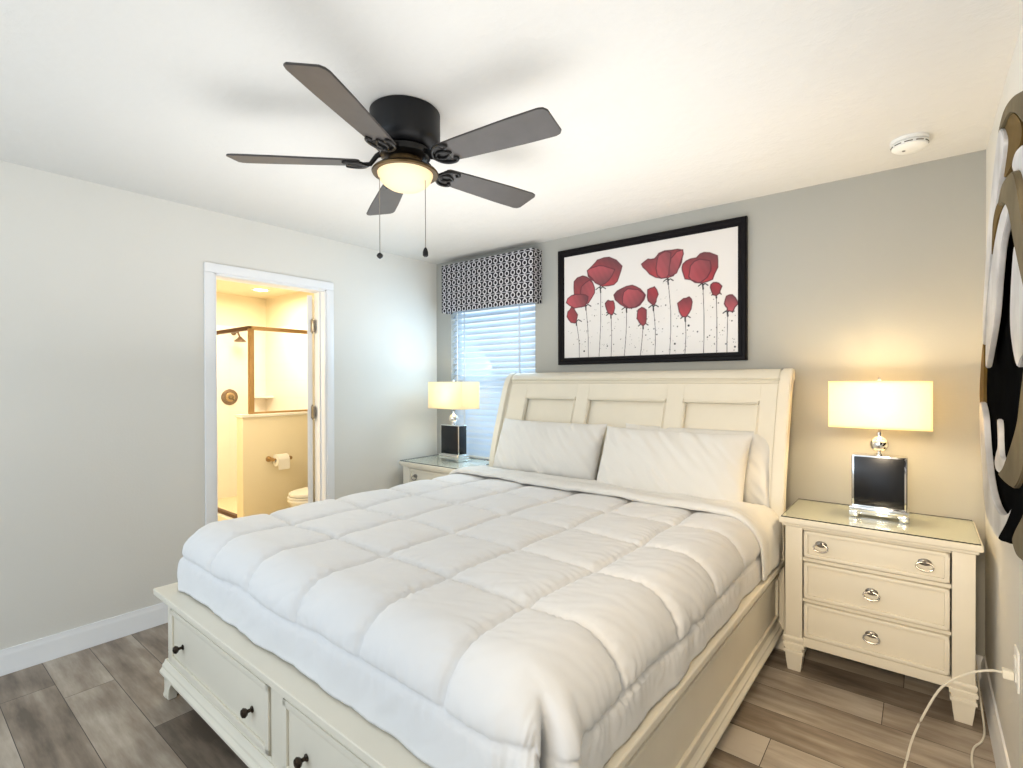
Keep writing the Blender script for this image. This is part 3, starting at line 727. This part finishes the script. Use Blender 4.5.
for x0, x1 in ((-0.957, -0.043), (0.043, 0.957)):
    MB().box(x0, x1, FY, FY+0.03, 0.408, 0.428, 0.002).build('upper_rail', AW, bed)
    MB().box(x0, x1, FY, FY+0.03, 0.14, 0.170, 0.002).build('lower_rail', AW, bed)
    a0, a1, b0_, b1_ = x0+0.004, x1-0.004, 0.174, 0.402
    dr = MB(); dr.box(a0, a1, FY+0.001, FY+0.029, b0_, b1_, 0.002)
    for q in ((a0, a1, b1_-0.024, b1_), (a0, a1, b0_, b0_+0.024), (a0, a0+0.024, b0_, b1_), (a1-0.024, a1, b0_, b1_)):
        dr.box(q[0], q[1], FY-0.008, FY+0.002, q[2], q[3], 0.005)
    drw = dr.build('drawer', AW, bed)
    for kx in (x0+0.135, x1-0.135):
        MB().lathe([(0.011, 0.0), (0.011, -0.003), (0.006, -0.007), (0.006, -0.016), (0.013, -0.021), (0.0165, -0.028), (0.013, -0.035), (0.005, -0.038)], (kx, FY+0.001, 0.272), 'y', 20).build('knob', M['dark_knob'], drw)
# base moulding and bracket feet
def base_mould(p0, p1, nrm, z_up=0.14):
    prof_ = [(-0.02, z_up), (0.004, z_up), (0.008, z_up-0.012), (0.016, z_up-0.020), (0.016, z_up-0.030), (0.026, z_up-0.042), (0.026, z_up-0.052), (-0.02, z_up-0.052), (-0.02, z_up)]
    p0, p1, nrm = Vector(p0), Vector(p1), Vector(nrm); m2 = MB()
    m2.grid([[p+nrm*d_+Vector((0, 0, z)) for d_, z in prof_] for p in (p0, p1)])
    for p in (p0, p1): m2.bm.faces.new([m2.bm.verts.new(p+nrm*d_+Vector((0, 0, z))) for d_, z in prof_[:-1]])
    bmesh.ops.remove_doubles(m2.bm, verts=m2.bm.verts[:], dist=1e-5); bmesh.ops.recalc_face_normals(m2.bm, faces=m2.bm.faces[:]); return m2
base_mould((-1.026, FY, 0), (1.026, FY, 0), (0, -1, 0), 0.155).build('base_moulding', AW, bed)
for sx_ in (-1, 1):
    xo = sx_*1.0
    base_mould((xo, FY, 0), (xo, 2.16, 0), (sx_, 0, 0), 0.155).build('side_base_moulding', AW, bed)
    ft = MB(); prof_ = [(0.0, 0.103), (0.0, 0.075), (0.006, 0.055), (0.004, 0.03), (-0.004, 0.012), (-0.002, 0.0), (0.055, 0.0), (0.055, 0.02), (0.065, 0.05), (0.085, 0.075), (0.105, 0.103)]
    ft.prism([(sx_*(1.012-p[0]), p[1]) for p in prof_], FY-0.014, FY+0.02, 'xz', 0.002)
    ft.prism([(FY-0.014+p[0], p[1]) for p in prof_], sx_*1.012, sx_*0.98, 'yz', 0.002)
    ft.build('bracket_foot', AW, bed)
    # side rails
    rx0, rx1 = sorted((sx_*0.955, sx_*1.0))
    MB().box(rx0, rx1, FY+0.10, 2.165, 0.14, 0.446, 0.002).build('side_rail', AW, bed)
    cx0, cx1 = sorted((sx_*0.925, sx_*1.035 if sx_ > 0 else -1.018)); MB().box(cx0, cx1, 0.1655, 2.165, 0.447, 0.475, 0.007, 3).build('rail_cap', AW, bed)
    cx0, cx1 = sorted((sx_*0.99, sx_*1.022 if sx_ > 0 else -1.010)); MB().box(cx0, cx1, 0.161, 2.165, 0.430, 0.4465, 0.006, 3).build('rail_cap_moulding', AW, bed)
    def rail_box(y0, y1, z0, z1, o0, o1, bev, nm):
        q0, q1 = sorted((sx_*(1.0+o0), sx_*(1.0+o1))); return MB().box(q0, q1, y0, y1, z0, z1, bev).build(nm, AW, bed)
    for y0, y1 in ((FY+0.002, 0.405), (0.45, 2.12)):
        for q in ((y0, y1, 0.388, 0.404), (y0, y1, 0.180, 0.196), (y0, y0+0.016, 0.196, 0.388), (y1-0.016, y1, 0.196, 0.388)):
            rail_box(q[0], q[1], q[2], q[3], -0.001, 0.013, 0.006, 'panel_moulding')
    rail_box(FY+0.002, 2.12, 0.404, 0.4295, -0.001, 0.007, 0.002, 'rail_frame'); rail_box(FY+0.002, 2.12, 0.155, 0.180, -0.001, 0.007, 0.002, 'rail_frame')
    rail_box(0.405, 0.45, 0.18, 0.404, -0.001, 0.007, 0.002, 'rail_stile')
    lx = sx_*0.955; MB().square([(0, 0.026), (0.10, 0.032), (0.14, 0.032)], lx-sx_*0.02, 2.06).build('support_leg', AW, bed)
for q in np.linspace(0.3, 2.05, 8):
    MB().box(-0.954, 0.954, q-0.04, q+0.04, 0.405, 0.425, 0.002).build('bed_slat', AW, bed)

def fbm(p, s, o=3): return noise.fractal(Vector(p)*s, 0.6, 2.0, o)
# mattress
mt = MB().box(-0.955, 0.955, 0.20, 2.115, 0.426, 0.705, 0.05, 5)
mo = mt.build('mattress', M['white_cotton']); mo.location = BO; mo.rotation_euler = (0, 0, A_B)
tag(mo, 'white sheeted king mattress inside the sleigh bed', 'mattress')

# comforter
CX0, CX1, CY0, CZ, RAD = -1.005, 1.005, 0.078, 0.735, 0.135
IX0, IX1, IY0 = CX0+RAD, CX1-RAD, CY0+RAD
ARC = RAD*PI/2; LMAX = ARC+(CZ-RAD-0.482)
SC = [-1.30, -0.98, -0.64, -0.30, 0.04, 0.38, 0.72, 1.095]
SR = [-0.30, 0.015, 0.43, 0.79, 1.15, 1.50, 1.85, 2.2]
def wrap(s, t, r0=0.0, lmax_clip=None):
    """unfolded sheet coordinates -> point and outward normal on the covered mattress"""
    ex = s-IX1 if s > IX1 else (s-IX0 if s < IX0 else 0.0); ey = t-IY0 if t < IY0 else 0.0
    L = max(abs(ex), abs(ey))
    px, py = min(max(s, IX0), IX1), max(t, IY0)
    if L < 1e-9: return Vector((px, py, CZ)), Vector((0, 0, 1)), 0.0, Vector((0, 0, 0))
    dvec = Vector((ex, ey, 0)).normalized()
    if L < ARC:
        a = L/RAD; rho, z = RAD*math.sin(a), CZ-RAD*(1-math.cos(a)); n = dvec*math.sin(a)+Vector((0, 0, math.cos(a)))
    else: rho, z = RAD, CZ-RAD-(L-ARC); n = dvec.copy()
    return Vector((px, py, 0))+dvec*rho+Vector((0, 0, z)), n, L, dvec
def seam_d(v, S):
    return min(abs(v-q) for q in S)
def sweep(rows, cols, fn):
    m2 = MB(); m2.grid([[fn(s, t) for s in cols] for t in rows]); return m2
def comf(s, t):
    p, n, L, dv = wrap(s, t)
    # seams wander a little
    ws = s+0.018*fbm((s*0.3, t, 1.7), 2.2, 2); wt = t+0.016*fbm((s, t*0.3, 5.1), 2.2, 2)
    ds, dt = seam_d(ws, SC), seam_d(wt, SR)
    puff = 0.55*(1-math.exp(-ds/0.016))*(1-math.exp(-dt/0.016))+0.45*(1-math.exp(-ds/0.075))*(1-math.exp(-dt/0.075))
    border = t < 0.015 or s > 1.095 or (s < -1.16)
    if t < 0.015 and -1.1 < s < 1.095: puff, ds = 1-math.exp(-dt/0.02), 1.0
    elif s > 1.095 or s < -1.2: puff, dt = 1-math.exp(-ds/0.02), 1.0
    amp = 0.026 if not border else 0.012
    h = amp*puff-0.009*math.exp(-(min(ds, dt)/0.007)**2)
    # small gathers running square to each seam
    h += 0.0042*(0.4+abs(fbm((s, t, 31), 4, 2)))*math.exp(-ds/0.04)*math.sin(t*170+9*fbm((s, t, 0), 4))*min(1, ds/0.008)
    h += 0.0042*(0.4+abs(fbm((s, t, 37), 4, 2)))*math.exp(-dt/0.04)*math.sin(s*170+9*fbm((s, t, 3), 4))*min(1, dt/0.008)
    h += 0.006*fbm((s, t, 9.0), 2.4, 2)+0.0045*abs(fbm((s*0.5+t*0.9, t*2.2-s*1.6, 4.0), 5.0, 2))
    k_ = min(1.0, max(0.0, (L-0.06)/0.18))
    ridge = fbm((s*3.0, t*0.6, 2.0), 1.8, 2) if abs(dv.y) > 0.5 else fbm((s*0.6, t*3.0, 6.0), 1.8, 2)
    h += k_*((0.008 if L < 0.2 else 0.011)*ridge)
    # right foot corner: a bunched dart with the cloth wrapped round it
    if dv.x > 0.02 and dv.y < -0.02:
        a = math.degrees(math.atan2(dv.x, -dv.y)); kk = min(1, max(0, (L-0.10)/0.12))
        h += kk*(-0.085*math.exp(-((a-57)/5.0)**2)+0.030*math.exp(-((a-76)/10.0)**2)+0.022*math.exp(-((a-38)/12.0)**2))
    if dv.x < -0.02 and dv.y < -0.02:
        a = math.degrees(math.atan2(-dv.x, -dv.y)); kk = min(1, max(0, (L-0.10)/0.12))
        h += kk*(0.02*math.exp(-((a-40)/22.0)**2)-0.02*math.exp(-((a-72)/6.0)**2))
    q = p+n*h
    if L > ARC:
        fade = min(1, (L-ARC)/0.12); q.z += fade*0.004*fbm((s, t, 12.0), 3.0, 2)
        q += dv*(0.006*fade*fbm((s*1.5, t*1.5, 8.0), 2.6, 2))
    q.z = max(q.z, 0.479)
    return q
cols = np.concatenate([np.arange(IX0-LMAX, IX1+LMAX+0.004, 0.0085)]); rows = np.arange(IY0-LMAX, 1.90, 0.0085)
cm = sweep(rows, cols, comf)
co = thing('comforter', 'white quilted comforter spread over the bed and folded back below the pillows', 'comforter', BO, A_B)
cshell = cm.build('quilted_shell', M['white_cotton'], co, ang=180)
sol = cshell.modifiers.new('thickness', 'SOLIDIFY'); sol.thickness = 0.012; sol.offset = -1
# folded back band at the head
def fold_edge(s): return 1.735+0.02*fbm((s, 0, 0), 1.6, 2)+(0.05*max(0, (s-0.75))) 
def fold(s, v):
    # v in 0..1 : 0 under front, then round the roll, back along the top
    y0 = fold_edge(s); top = 0.058; L_ = 0.24+0.18*min(1, max(0, (abs(s)-0.86)/0.12))
    if v < 0.12: yy, hh_ = y0+0.03-0.03*(v/0.12), 0.026-0.004*v
    elif v < 0.30:
        a = (v-0.12)/0.18*PI; yy = y0-0.020*math.sin(a)+0.0; hh_ = 0.040-0.016*math.cos(a)
    else:
        q = (v-0.30)/0.70; yy = y0+q*L_; hh_ = top-0.010*q+0.006*math.sin(q*9+s*2)*0.6-0.05*max(0, q-0.8)
    p, n, L, dv = wrap(s, yy)
    h = hh_*(1-0.5*min(1, L/ARC))+0.010*fbm((s, yy*1.3, 21.0), 3.0, 3)+0.0045*abs(fbm((s*0.7+yy, yy*2, 23.0), 8, 2))
    if 0.36 < v < 0.40: h -= 0.006
    q_ = p+n*h; q_.z = max(q_.z, 0.481); return q_
vs = np.concatenate([np.linspace(0, 0.30, 12), np.linspace(0.32, 1, 44)])
fcols = np.arange(IX0-LMAX*0.96, IX1+LMAX*0.98, 0.012)
fm = MB(); fm.grid([[fold(s, v) for s in fcols] for v in vs]); fo = fm.build('folded_edge', M['pillow_cotton'], co, ang=180)
sol = fo.modifiers.new('thickness', 'SOLIDIFY'); sol.thickness = 0.008; sol.offset = -1

# pillows
def pillow(name, label, cx_, w_, h_, t_, yb, zb, lean, seed, yaw=0.0, flange=0.0):
    """w_ wide, h_ high, t_ thick; (yb,zb) world position of the lower edge, leaning back by `lean` degrees"""
    nU, nV = 72, 48; F_, B_ = [], []
    for j in range(nV+1):
        v = -1+2*j/nV; ra, rb = [], []
        for i in range(nU+1):
            u = -1+2*i/nU
            def body(q, e): return max(0.0, 1-abs(q)**e)
            th = (body(u, 3.2)*body(v, 2.4))**0.52
            x = 0.5*w_*u*(1-0.035*(1-v*v)*0-0.03*(1-abs(v)**3)*abs(u)**4)
            z = 0.5*h_*v*(1-0.06*(1-abs(u)**3)*0+0.0)+0.5*h_*(-0.035)*(1-u*u)*0
            z += 0.5*h_*0.05*(abs(u)**5)*(1 if v > 0 else -1)*abs(v)**3
            wr = 0.0
            dgl = u*w_+v*h_*1.0
            wr += 0.016*fbm((dgl*1.3, (u*w_-v*h_)*0.22, seed), 6.0, 2)*(0.35+0.65*abs(v)**0.8)
            wr += 0.009*fbm((u*w_, v*h_, seed+4), 2.6, 1)
            wr *= min(1, th*2.2)
            sag = -0.16*v*(1-abs(v))        # fuller towards the bottom
            ra.append(Vector((x, -(0.5*t_*th*(1+sag)+wr), z))); rb.append(Vector((x, 0.5*t_*th*0.8, z)))
        F_.append(ra); B_.append(rb)
    mm = MB(); mm.grid(F_); mm.grid([r[::-1] for r in B_])
    bmesh.ops.remove_doubles(mm.bm, verts=mm.bm.verts[:], dist=0.0004)
    bmesh.ops.recalc_face_normals(mm.bm, faces=mm.bm.faces[:])
    mm.xf(Matrix.Translation((0, 0, 0.5*h_)))
    mm.xf(Matrix.Rotation(math.radians(-lean), 4, 'X'))
    o = mm.build(name, M['pillow_cotton'], ang=60)
    o.location = (cx_, yb, zb); o.rotation_euler = (0, 0, A_B+yaw)
    return tag(o, label, 'pillow', 'pillows against the headboard')
pillow('pillow', 'white pillow alone on the window side of the headboard', -2.005, 0.86, 0.42, 0.20, 2.795, 0.712, 22, 3.0, 0.0)
pillow('pillow', 'white pillow in front of another, nearest the bedside table with three visible drawers', -1.11, 0.85, 0.42, 0.19, 2.695, 0.714, 24, 8.0, 0.0)
pillow('pillow', 'white pillow tucked behind the front pillow against the right half of the headboard', -1.04, 0.88, 0.42, 0.14, 2.87, 0.712, 20, 14.0, 0.0)

# ------------------------------------------------------------------ nightstands
def make_nightstand():
    r = thing('nightstand', '', 'nightstand', (0, 0, 0))
    HWX = 0.34
    MB().box(-0.362, 0.362, 0.0, 0.465, 0.708, 0.735, 0.006, 3).build('top', AW, r)
    m_ = MB().box(-0.350, 0.350, 0.012, 0.458, 0.694, 0.7075, 0.005, 3); m_.build('cornice', AW, r)
    g = MB(); g.box(-0.354, 0.354, 0.006, 0.458, 0.7355, 0.7405, 0)
    g.bm.normal_update()
    for f in g.bm.faces:
        if abs(f.normal.z) < 0.5: f.material_index = 1
    g.build('glass_top', [M['table_glass'], M['glass_edge']], r)
    for sx_ in (-1, 1):
        for yy in (0.028, 0.37):
            x0, x1 = sorted((sx_*0.268, sx_*0.340))
            MB().box(x0, x1, yy, yy+0.072, 0.168, 0.694, 0.003).build('corner_post', AW, r)
            MB().square([(0.0, 0.027), (0.045, 0.033), (0.084, 0.0365), (0.087, 0.042), (0.099, 0.042), (0.102, 0.0365), (0.116, 0.0375), (0.119, 0.0445), (0.133, 0.0445), (0.137, 0.0385), (0.148, 0.040), (0.152, 0.0425), (0.162, 0.0425), (0.168, 0.039)], sx_*0.304, yy+0.036).build('leg', AW, r)
        x0, x1 = sorted((sx_*0.322, sx_*0.334)); MB().box(x0, x1, 0.1005, 0.3695, 0.15, 0.694, 0.001).build('side_panel', AW, r)
    MB().box(-0.267, 0.267, 0.425, 0.437, 0.15, 0.694, 0.001).build('back_panel', M['antique_dark'], r)
    MB().box(-0.267, 0.267, 0.032, 0.06, 0.13, 0.174, 0.002).build('bottom_rail', AW, r)
    MB().box(-0.267, 0.267, 0.032, 0.06, 0.682, 0.6935, 0.001).build('top_rail', AW, r)
    MB().box(-0.267, 0.267, 0.06, 0.424, 0.15, 0.164, 0.001).build('bottom_board', M['antique_dark'], r)
    for z0, z1 in ((0.536, 0.552), (0.344, 0.358)): MB().box(-0.267, 0.267, 0.033, 0.06, z0, z1, 0.001).build('divider_rail', AW, r)
    for z0, z1, pulls in ((0.556, 0.680, (-0.192, 0.182)), (0.362, 0.532, (0.0,)), (0.178, 0.340, (0.0,))):
        a0, a1 = -0.262, 0.262
        dr = MB(); dr.box(a0, a1, 0.034, 0.055, z0, z1, 0.002)
        for q in ((a0, a1, z1-0.018, z1), (a0, a1, z0, z0+0.018), (a0, a0+0.018, z0, z1), (a1-0.018, a1, z0, z1)):
            dr.box(q[0], q[1], 0.024, 0.036, q[2], q[3], 0.005)
        dr.box(a0+0.01, a1-0.01, 0.056, 0.40, z0+0.01, z0+0.06, 0.002)
        d_ = dr.build('drawer', AW, r)
        for px in pulls:
            zc = 0.5*(z0+z1); pl = MB()
            pl.lathe([(0.0235, 0.0), (0.0235, -0.003), (0.018, -0.0065), (0.006, -0.008)], axis='y', n=24)
            pl.xf(Matrix.Diagonal((1.0, 1.0, 0.62, 1.0)))
            pl.xf(Matrix.Translation((px, 0.034, zc+0.008)))
            pl.lathe([(0.007, -0.006), (0.007, -0.014), (0.004, -0.018)], (px, 0.034, zc+0.010), 'y', 12)
            pl.tube([(px+0.029*math.sin(2*PI*k/28), 0.034-0.013-0.004*(1-math.cos(2*PI*k/28)), zc+0.010-0.0165*(1-math.cos(2*PI*k/28))) for k in range(28)], 0.0036, 8, closed=True)
            pl.build('ring_pull', M['nickel'], d_)
    return r
ns1 = make_nightstand(); ns1.location = (-0.168, 2.712, 0)
tag(ns1, 'antique white three drawer nightstand by the right wall, standing on square tapered feet', 'nightstand', 'matching nightstands')
ns2 = copy_tree(ns1); ns2.location = (-2.985, 2.700, 0)
tag(ns2, 'antique white nightstand in the corner below the window, mostly hidden by the bed', 'nightstand', 'matching nightstands')

# ------------------------------------------------------------------ table lamps
def make_lamp():
    r = thing('table_lamp', '', 'table lamp', (0, 0, 0))
    # chrome plinth with an open slot
    pb = MB().box(-0.113, 0.113, -0.062, 0.062, 0.026, 0.048, 0.003); pb.box(-0.113, -0.078, -0.062, 0.062, 0.0, 0.0265, 0.002); pb.box(0.078, 0.113, -0.062, 0.062, 0.0, 0.0265, 0.002)
    pb.box(-0.079, 0.079, -0.030, 0.030, 0.006, 0.0265, 0.002)
    pb.build('plinth', M['chrome'], r)
    m_ = MB(); m_.box(-0.103, 0.103, -0.047, 0.047, 0.048, 0.292, 0.003); m_.build('body', M['chrome'], r)
    m_ = MB(); m_.box(-0.096, 0.096, -0.050, 0.050, 0.055, 0.285, 0.002); m_.build('black_panel', M['black_panel'], r)
    m_ = MB(); m_.box(-0.1055, 0.1055, -0.041, 0.041, 0.055, 0.285, 0.002); m_.build('side_panel', M['black_panel'], r)
    b = [(0.018, 0.292), (0.018, 0.298), (0.010, 0.301), (0.010, 0.307)]
    b += [(0.0375*math.sin(a), 0.3435-0.0375*math.cos(a)) for a in np.linspace(0.32, PI-0.32, 16)]
    b += [(0.010, 0.381), (0.010, 0.40)]
    MB().lathe(b, n=32).build('chrome_ball', M['chrome'], r)
    MB().lathe([(0.006, 0.40), (0.006, 0.44), (0.014, 0.442), (0.016, 0.48), (0.012, 0.485)], n=16).build('socket', M['nickel'], r)
    MB().lathe([(0.011, 0.485), (0.022, 0.505), (0.028, 0.53), (0.024, 0.555), (0.010, 0.568)], n=20).build('bulb', M['bulb'], r)
    # rectangular fabric shade, open above and below
    s = MB(); hx_, hy_, z0, z1, th = 0.194, 0.105, 0.424, 0.642, 0.0016
    R = []
    def rr(a, b_, z, rad=0.008):
        out = []
        for (sx_, sy_2, a0) in ((1, 1, 0), (-1, 1, 90), (-1, -1, 180), (1, -1, 270)):
            for k in range(5):
                q = math.radians(a0+k*22.5); out.append((sx_*(a-rad)+rad*math.cos(q), sy_2*(b_-rad)+rad*math.sin(q), z))
        return out+[out[0]]
    s.grid([rr(hx_, hy_, z0), rr(hx_, hy_, z1), rr(hx_-th, hy_-th, z1), rr(hx_-th, hy_-th, z0), rr(hx_, hy_, z0)])
    bmesh.ops.remove_doubles(s.bm, verts=s.bm.verts[:], dist=1e-5); bmesh.ops.recalc_face_normals(s.bm, faces=s.bm.faces[:])
    sh_ = s.build('lamp_shade', M['shade'], r)
    for z in (z0+0.003, z1-0.003):
        t_ = MB(); t_.grid([rr(hx_+0.0008, hy_+0.0008, z-0.004), rr(hx_+0.0008, hy_+0.0008, z+0.003)]); t_.build('shade_trim', M['shade'], sh_)
    hp_ = MB(); hp_.tube([(-0.192, 0, 0.628), (0.192, 0, 0.628)], 0.002, 6); hp_.tube([(0, -0.10, 0.628), (0, 0.10, 0.628)], 0.002, 6)
    hp_.tube([(-0.05, 0, 0.45), (-0.06, 0, 0.53), (-0.03, 0, 0.60), (0, 0, 0.628), (0.03, 0, 0.60), (0.06, 0, 0.53), (0.05, 0, 0.45)], 0.002, 6); hp_.build('harp', M['nickel'], r)
    MB().lathe([(0.006, 0.628), (0.006, 0.640), (0.009, 0.648), (0.005, 0.656), (0.002, 0.659)], n=14).build('finial', M['chrome'], r)
    return r
LZ = 0.7407
l1 = make_lamp(); l1.location = (-0.153, 2.975, LZ)
tag(l1, 'lit table lamp with black block body on the nightstand by the right wall', 'table lamp', 'matching table lamps')
l2 = copy_tree(l1); l2.location = (-2.995, 2.985, LZ)
tag(l2, 'lit table lamp with black block body in front of the window blind', 'table lamp', 'matching table lamps')
for (x, y), p, c_ in (((-0.153, 2.975), 15.0, (1.0, 0.77, 0.45)), ((-2.995, 2.985), 2.0, (1.0, 0.84, 0.62))):
    point_light('lamp_bulb', (x, y, LZ+0.535), p, c_, 0.045)

# ------------------------------------------------------------------ wall sculpture on the right wall
sculp = thing('wall_sculpture', 'tall metal wall sculpture of overlapping black, silver and bronze leaves on the right wall', 'wall sculpture', (0, 0, 0))
SCULPT = [
    ('backing', 'sc_black', 0.205, 0.016, [(1.9120, 2.1308), (2.1531, 2.1973), (2.3258, 2.1758), (2.4360, 2.0436), (2.6623, 1.9192), (2.8514, 1.7142), (2.9331, 1.5343), (3.0211, 1.3865), (3.0658, 1.2537), (2.9216, 1.0918), (2.7514, 0.9518), (2.5349, 0.8975), (2.2469, 0.9345), (2.0415, 0.9561), (1.7308, 0.9193), (1.3933, 0.9728), (1.2765, 1.1824), (1.2827, 1.6079), (1.5045, 1.9573)]),
    ('crown_arc', 'sc_olive', 0.185, 0.02, [(1.4605, 1.9931), (1.6793, 2.0618), (1.8838, 2.1309), (2.0529, 2.1630), (2.1756, 2.1484), (2.0996, 2.1317), (1.9638, 2.1157), (1.8269, 2.0683), (1.6931, 1.9929), (1.5792, 1.9352), (1.4376, 1.9161)]),
    ('crown_leaf', 'sc_brown', 0.192, 0.014, [(2.2047, 2.1666), (2.1063, 2.1677), (1.9344, 2.1124), (1.8066, 2.0453), (1.7568, 1.9962), (1.7886, 1.9711), (1.8572, 1.9775), (1.9513, 1.9692), (2.1025, 1.9857), (2.1275, 2.0473), (2.1286, 2.1017)]),
    ('silver_blade', 'sc_silver', 0.183, 0.016, [(2.1265, 2.1396), (2.0292, 2.0855), (2.0170, 2.0469), (2.0984, 1.9956), (2.1741, 1.9545), (2.2848, 1.8913), (2.3748, 1.7871), (2.5435, 1.6058), (2.6183, 1.5185), (2.6408, 1.6147), (2.5482, 1.7891), (2.4445, 1.9290), (2.3180, 2.0311), (2.2320, 2.1006)]),
    ('silver_leaf', 'sc_silver', 0.176, 0.014, [(1.8838, 1.8562), (1.8433, 1.8272), (1.8827, 1.8057), (1.9903, 1.7669), (2.0604, 1.6937), (2.1355, 1.5842), (2.2772, 1.4908), (2.4067, 1.4280), (2.4258, 1.4911), (2.3773, 1.6252), (2.2829, 1.7293), (2.1677, 1.8034), (2.0394, 1.8491), (1.9696, 1.8599)]),
    ('brown_leaf', 'sc_brown', 0.18, 0.012, [(2.1644, 1.9218), (2.0624, 1.9123), (1.9697, 1.8813), (2.0144, 1.8735), (2.1367, 1.8660), (2.2458, 1.8187), (2.2898, 1.7951), (2.2762, 1.8574), (2.2477, 1.8991)]),
    ('olive_leaf', 'sc_olive', 0.165, 0.018, [(1.9133, 1.8856), (1.8479, 1.8985), (1.7484, 1.8885), (1.6596, 1.8702), (1.5946, 1.8207), (1.5202, 1.7353), (1.4043, 1.6385), (1.2489, 1.5227), (1.2949, 1.4752), (1.4261, 1.5345), (1.5463, 1.6236), (1.6567, 1.7233), (1.7280, 1.7948), (1.8259, 1.8431), (1.9359, 1.8645)]),
    ('grey_leaf', 'sc_silver', 0.178, 0.014, [(1.7906, 1.9183), (1.7557, 1.9389), (1.6736, 1.9294), (1.5713, 1.8953), (1.4464, 1.8231), (1.4684, 1.7700), (1.5975, 1.8184), (1.6879, 1.8570)]),
    ('silver_wedge', 'sc_silver', 0.172, 0.014, [(1.7006, 1.7008), (1.6433, 1.6732), (1.5396, 1.5788), (1.4613, 1.5076), (1.4978, 1.4591), (1.5932, 1.4309), (1.6383, 1.4163), (1.7042, 1.4534), (1.7582, 1.5224), (1.7509, 1.6078)]),
    ('rim_sliver', 'sc_brown', 0.195, 0.012, [(2.7903, 1.5392), (2.7468, 1.4655), (2.7649, 1.3666), (2.7621, 1.2592), (2.8707, 1.2705), (2.9415, 1.3228), (2.8976, 1.4283)]),
    ('silver_crescent', 'sc_silver', 0.18, 0.018, [(2.7143, 1.2964), (2.5687, 1.2570), (2.4720, 1.1378), (2.3501, 1.0429), (2.1983, 1.0005), (2.0188, 1.0027), (1.8688, 1.0360), (1.7759, 1.0749), (1.8299, 1.0259), (1.9504, 0.9670), (2.0899, 0.9167), (2.3148, 0.9023), (2.4848, 0.9288), (2.6029, 1.0486), (2.6888, 1.1535)]),
    ('spoon', 'sc_silver', 0.182, 0.012, [(2.1468, 1.2613), (2.1132, 1.2604), (2.0944, 1.2080), (2.0689, 1.1663), (1.9874, 1.1643), (1.9760, 1.1489), (2.0677, 1.1135), (2.1700, 1.1083), (2.2116, 1.1278), (2.1712, 1.1639), (2.1321, 1.1894)]),
    ('olive_swoop', 'sc_olive', 0.162, 0.020, [(1.3760, 1.4816), (1.4992, 1.3552), (1.5409, 1.3004), (1.6173, 1.2503), (1.7210, 1.1970), (1.7987, 1.1623), (1.8847, 1.1346), (1.7778, 1.1323), (1.6656, 1.1379), (1.5680, 1.1515), (1.4693, 1.2024), (1.3955, 1.2706), (1.2240, 1.3865), (1.1830, 1.4668)]),
    ('lower_fin', 'sc_black', 0.17, 0.018, [(1.4634, 1.2081), (1.5698, 1.1676), (1.6614, 1.1302), (1.6941, 1.0890), (1.8026, 1.0249), (1.9738, 0.9428), (1.8213, 0.9693), (1.6923, 0.9988), (1.5676, 1.0540), (1.3804, 1.1203), (1.3292, 1.1860)]),
    ('olive_tail', 'sc_olive', 0.158, 0.018, [(1.5729, 1.0307), (1.5424, 1.0577), (1.4574, 1.1018), (1.3147, 1.1687), (1.1490, 1.1678), (1.1097, 1.1009), (1.2813, 1.0422), (1.4044, 1.0290), (1.5118, 1.0160)]),
]

for nm_, mt_, X_, th_, poly in SCULPT:
    pts = catmull(poly, 5)
    m_ = MB().prism(pts, X_, X_+th_, 'yz', 0.0025)
    m_.build(nm_, M[mt_], sculp)
m_ = MB()
for y_, z_ in ((2.2, 1.7), (2.2, 1.2), (1.5, 1.5)): m_.lathe([(0.012, 0.2205), (0.012, XR)], (0, y_, z_), 'x', 12)
for i, (y_, z_) in enumerate(((2.2, 1.7), (2.2, 1.2), (1.5, 1.5))):
    MB().lathe([(0.012, 0.2205), (0.012, XR)], (0, y_, z_), 'x', 12).build('standoff', M['black_metal'], sculp)
m_.bm.free()

# ------------------------------------------------------------------ outlet and cords
ot = thing('wall_outlet', 'white wall outlet low on the right wall', 'outlet', (XR, 2.165, 0.51))
MB().box(-0.006, 0, -0.038, 0.038, -0.060, 0.060, 0.003).build('cover_plate', M['plastic_white'], ot)
for z in (-0.022, 0.022): MB().box(-0.009, -0.0055, -0.017, 0.017, z-0.014, z+0.014, 0.003).build('receptacle', M['plastic_white'], ot)
cd = thing('charger_cord', 'white charger cord looping from the wall outlet down to the floor', 'cord', (XR, 2.165, 0.488))
MB().box(-0.036, -0.0095, -0.013, 0.013, -0.013, 0.013, 0.004).build('plug', M['cord_white'], cd)
pts = catmull([(0.198, 2.165, 0.488), (0.175, 2.19, 0.475), (0.14, 2.22, 0.445), (0.10, 2.25, 0.40), (0.055, 2.275, 0.335), (0.016, 2.29, 0.235), (-0.02, 2.30, 0.12), (-0.038, 2.30, 0.03), (-0.045, 2.27, 0.0045), (-0.05, 2.2, 0.0045), (0.0, 2.05, 0.0045)], 8, False)
MB().tube([(p[0]-XR, p[1]-2.165, p[2]-0.488) for p in pts], 0.0036, 8).build('cable', M['cord_white'], cd)
pts = catmull([(0.165, 3.12, 0.30), (0.188, 3.0, 0.16), (0.195, 2.86, 0.06), (0.200, 2.79, 0.006), (0.195, 2.70, 0.0045), (0.182, 2.64, 0.0045), (0.158, 2.58, 0.0045), (0.147, 2.50, 0.0045), (0.146, 2.40, 0.0045), (0.13, 2.2, 0.0045)], 8, False)
tag(MB().tube(pts, 0.0036, 8).build('floor_cord', M['cord_white']), 'white cord lying on the floor along the right baseboard, trailing from behind the nightstand', 'cord')
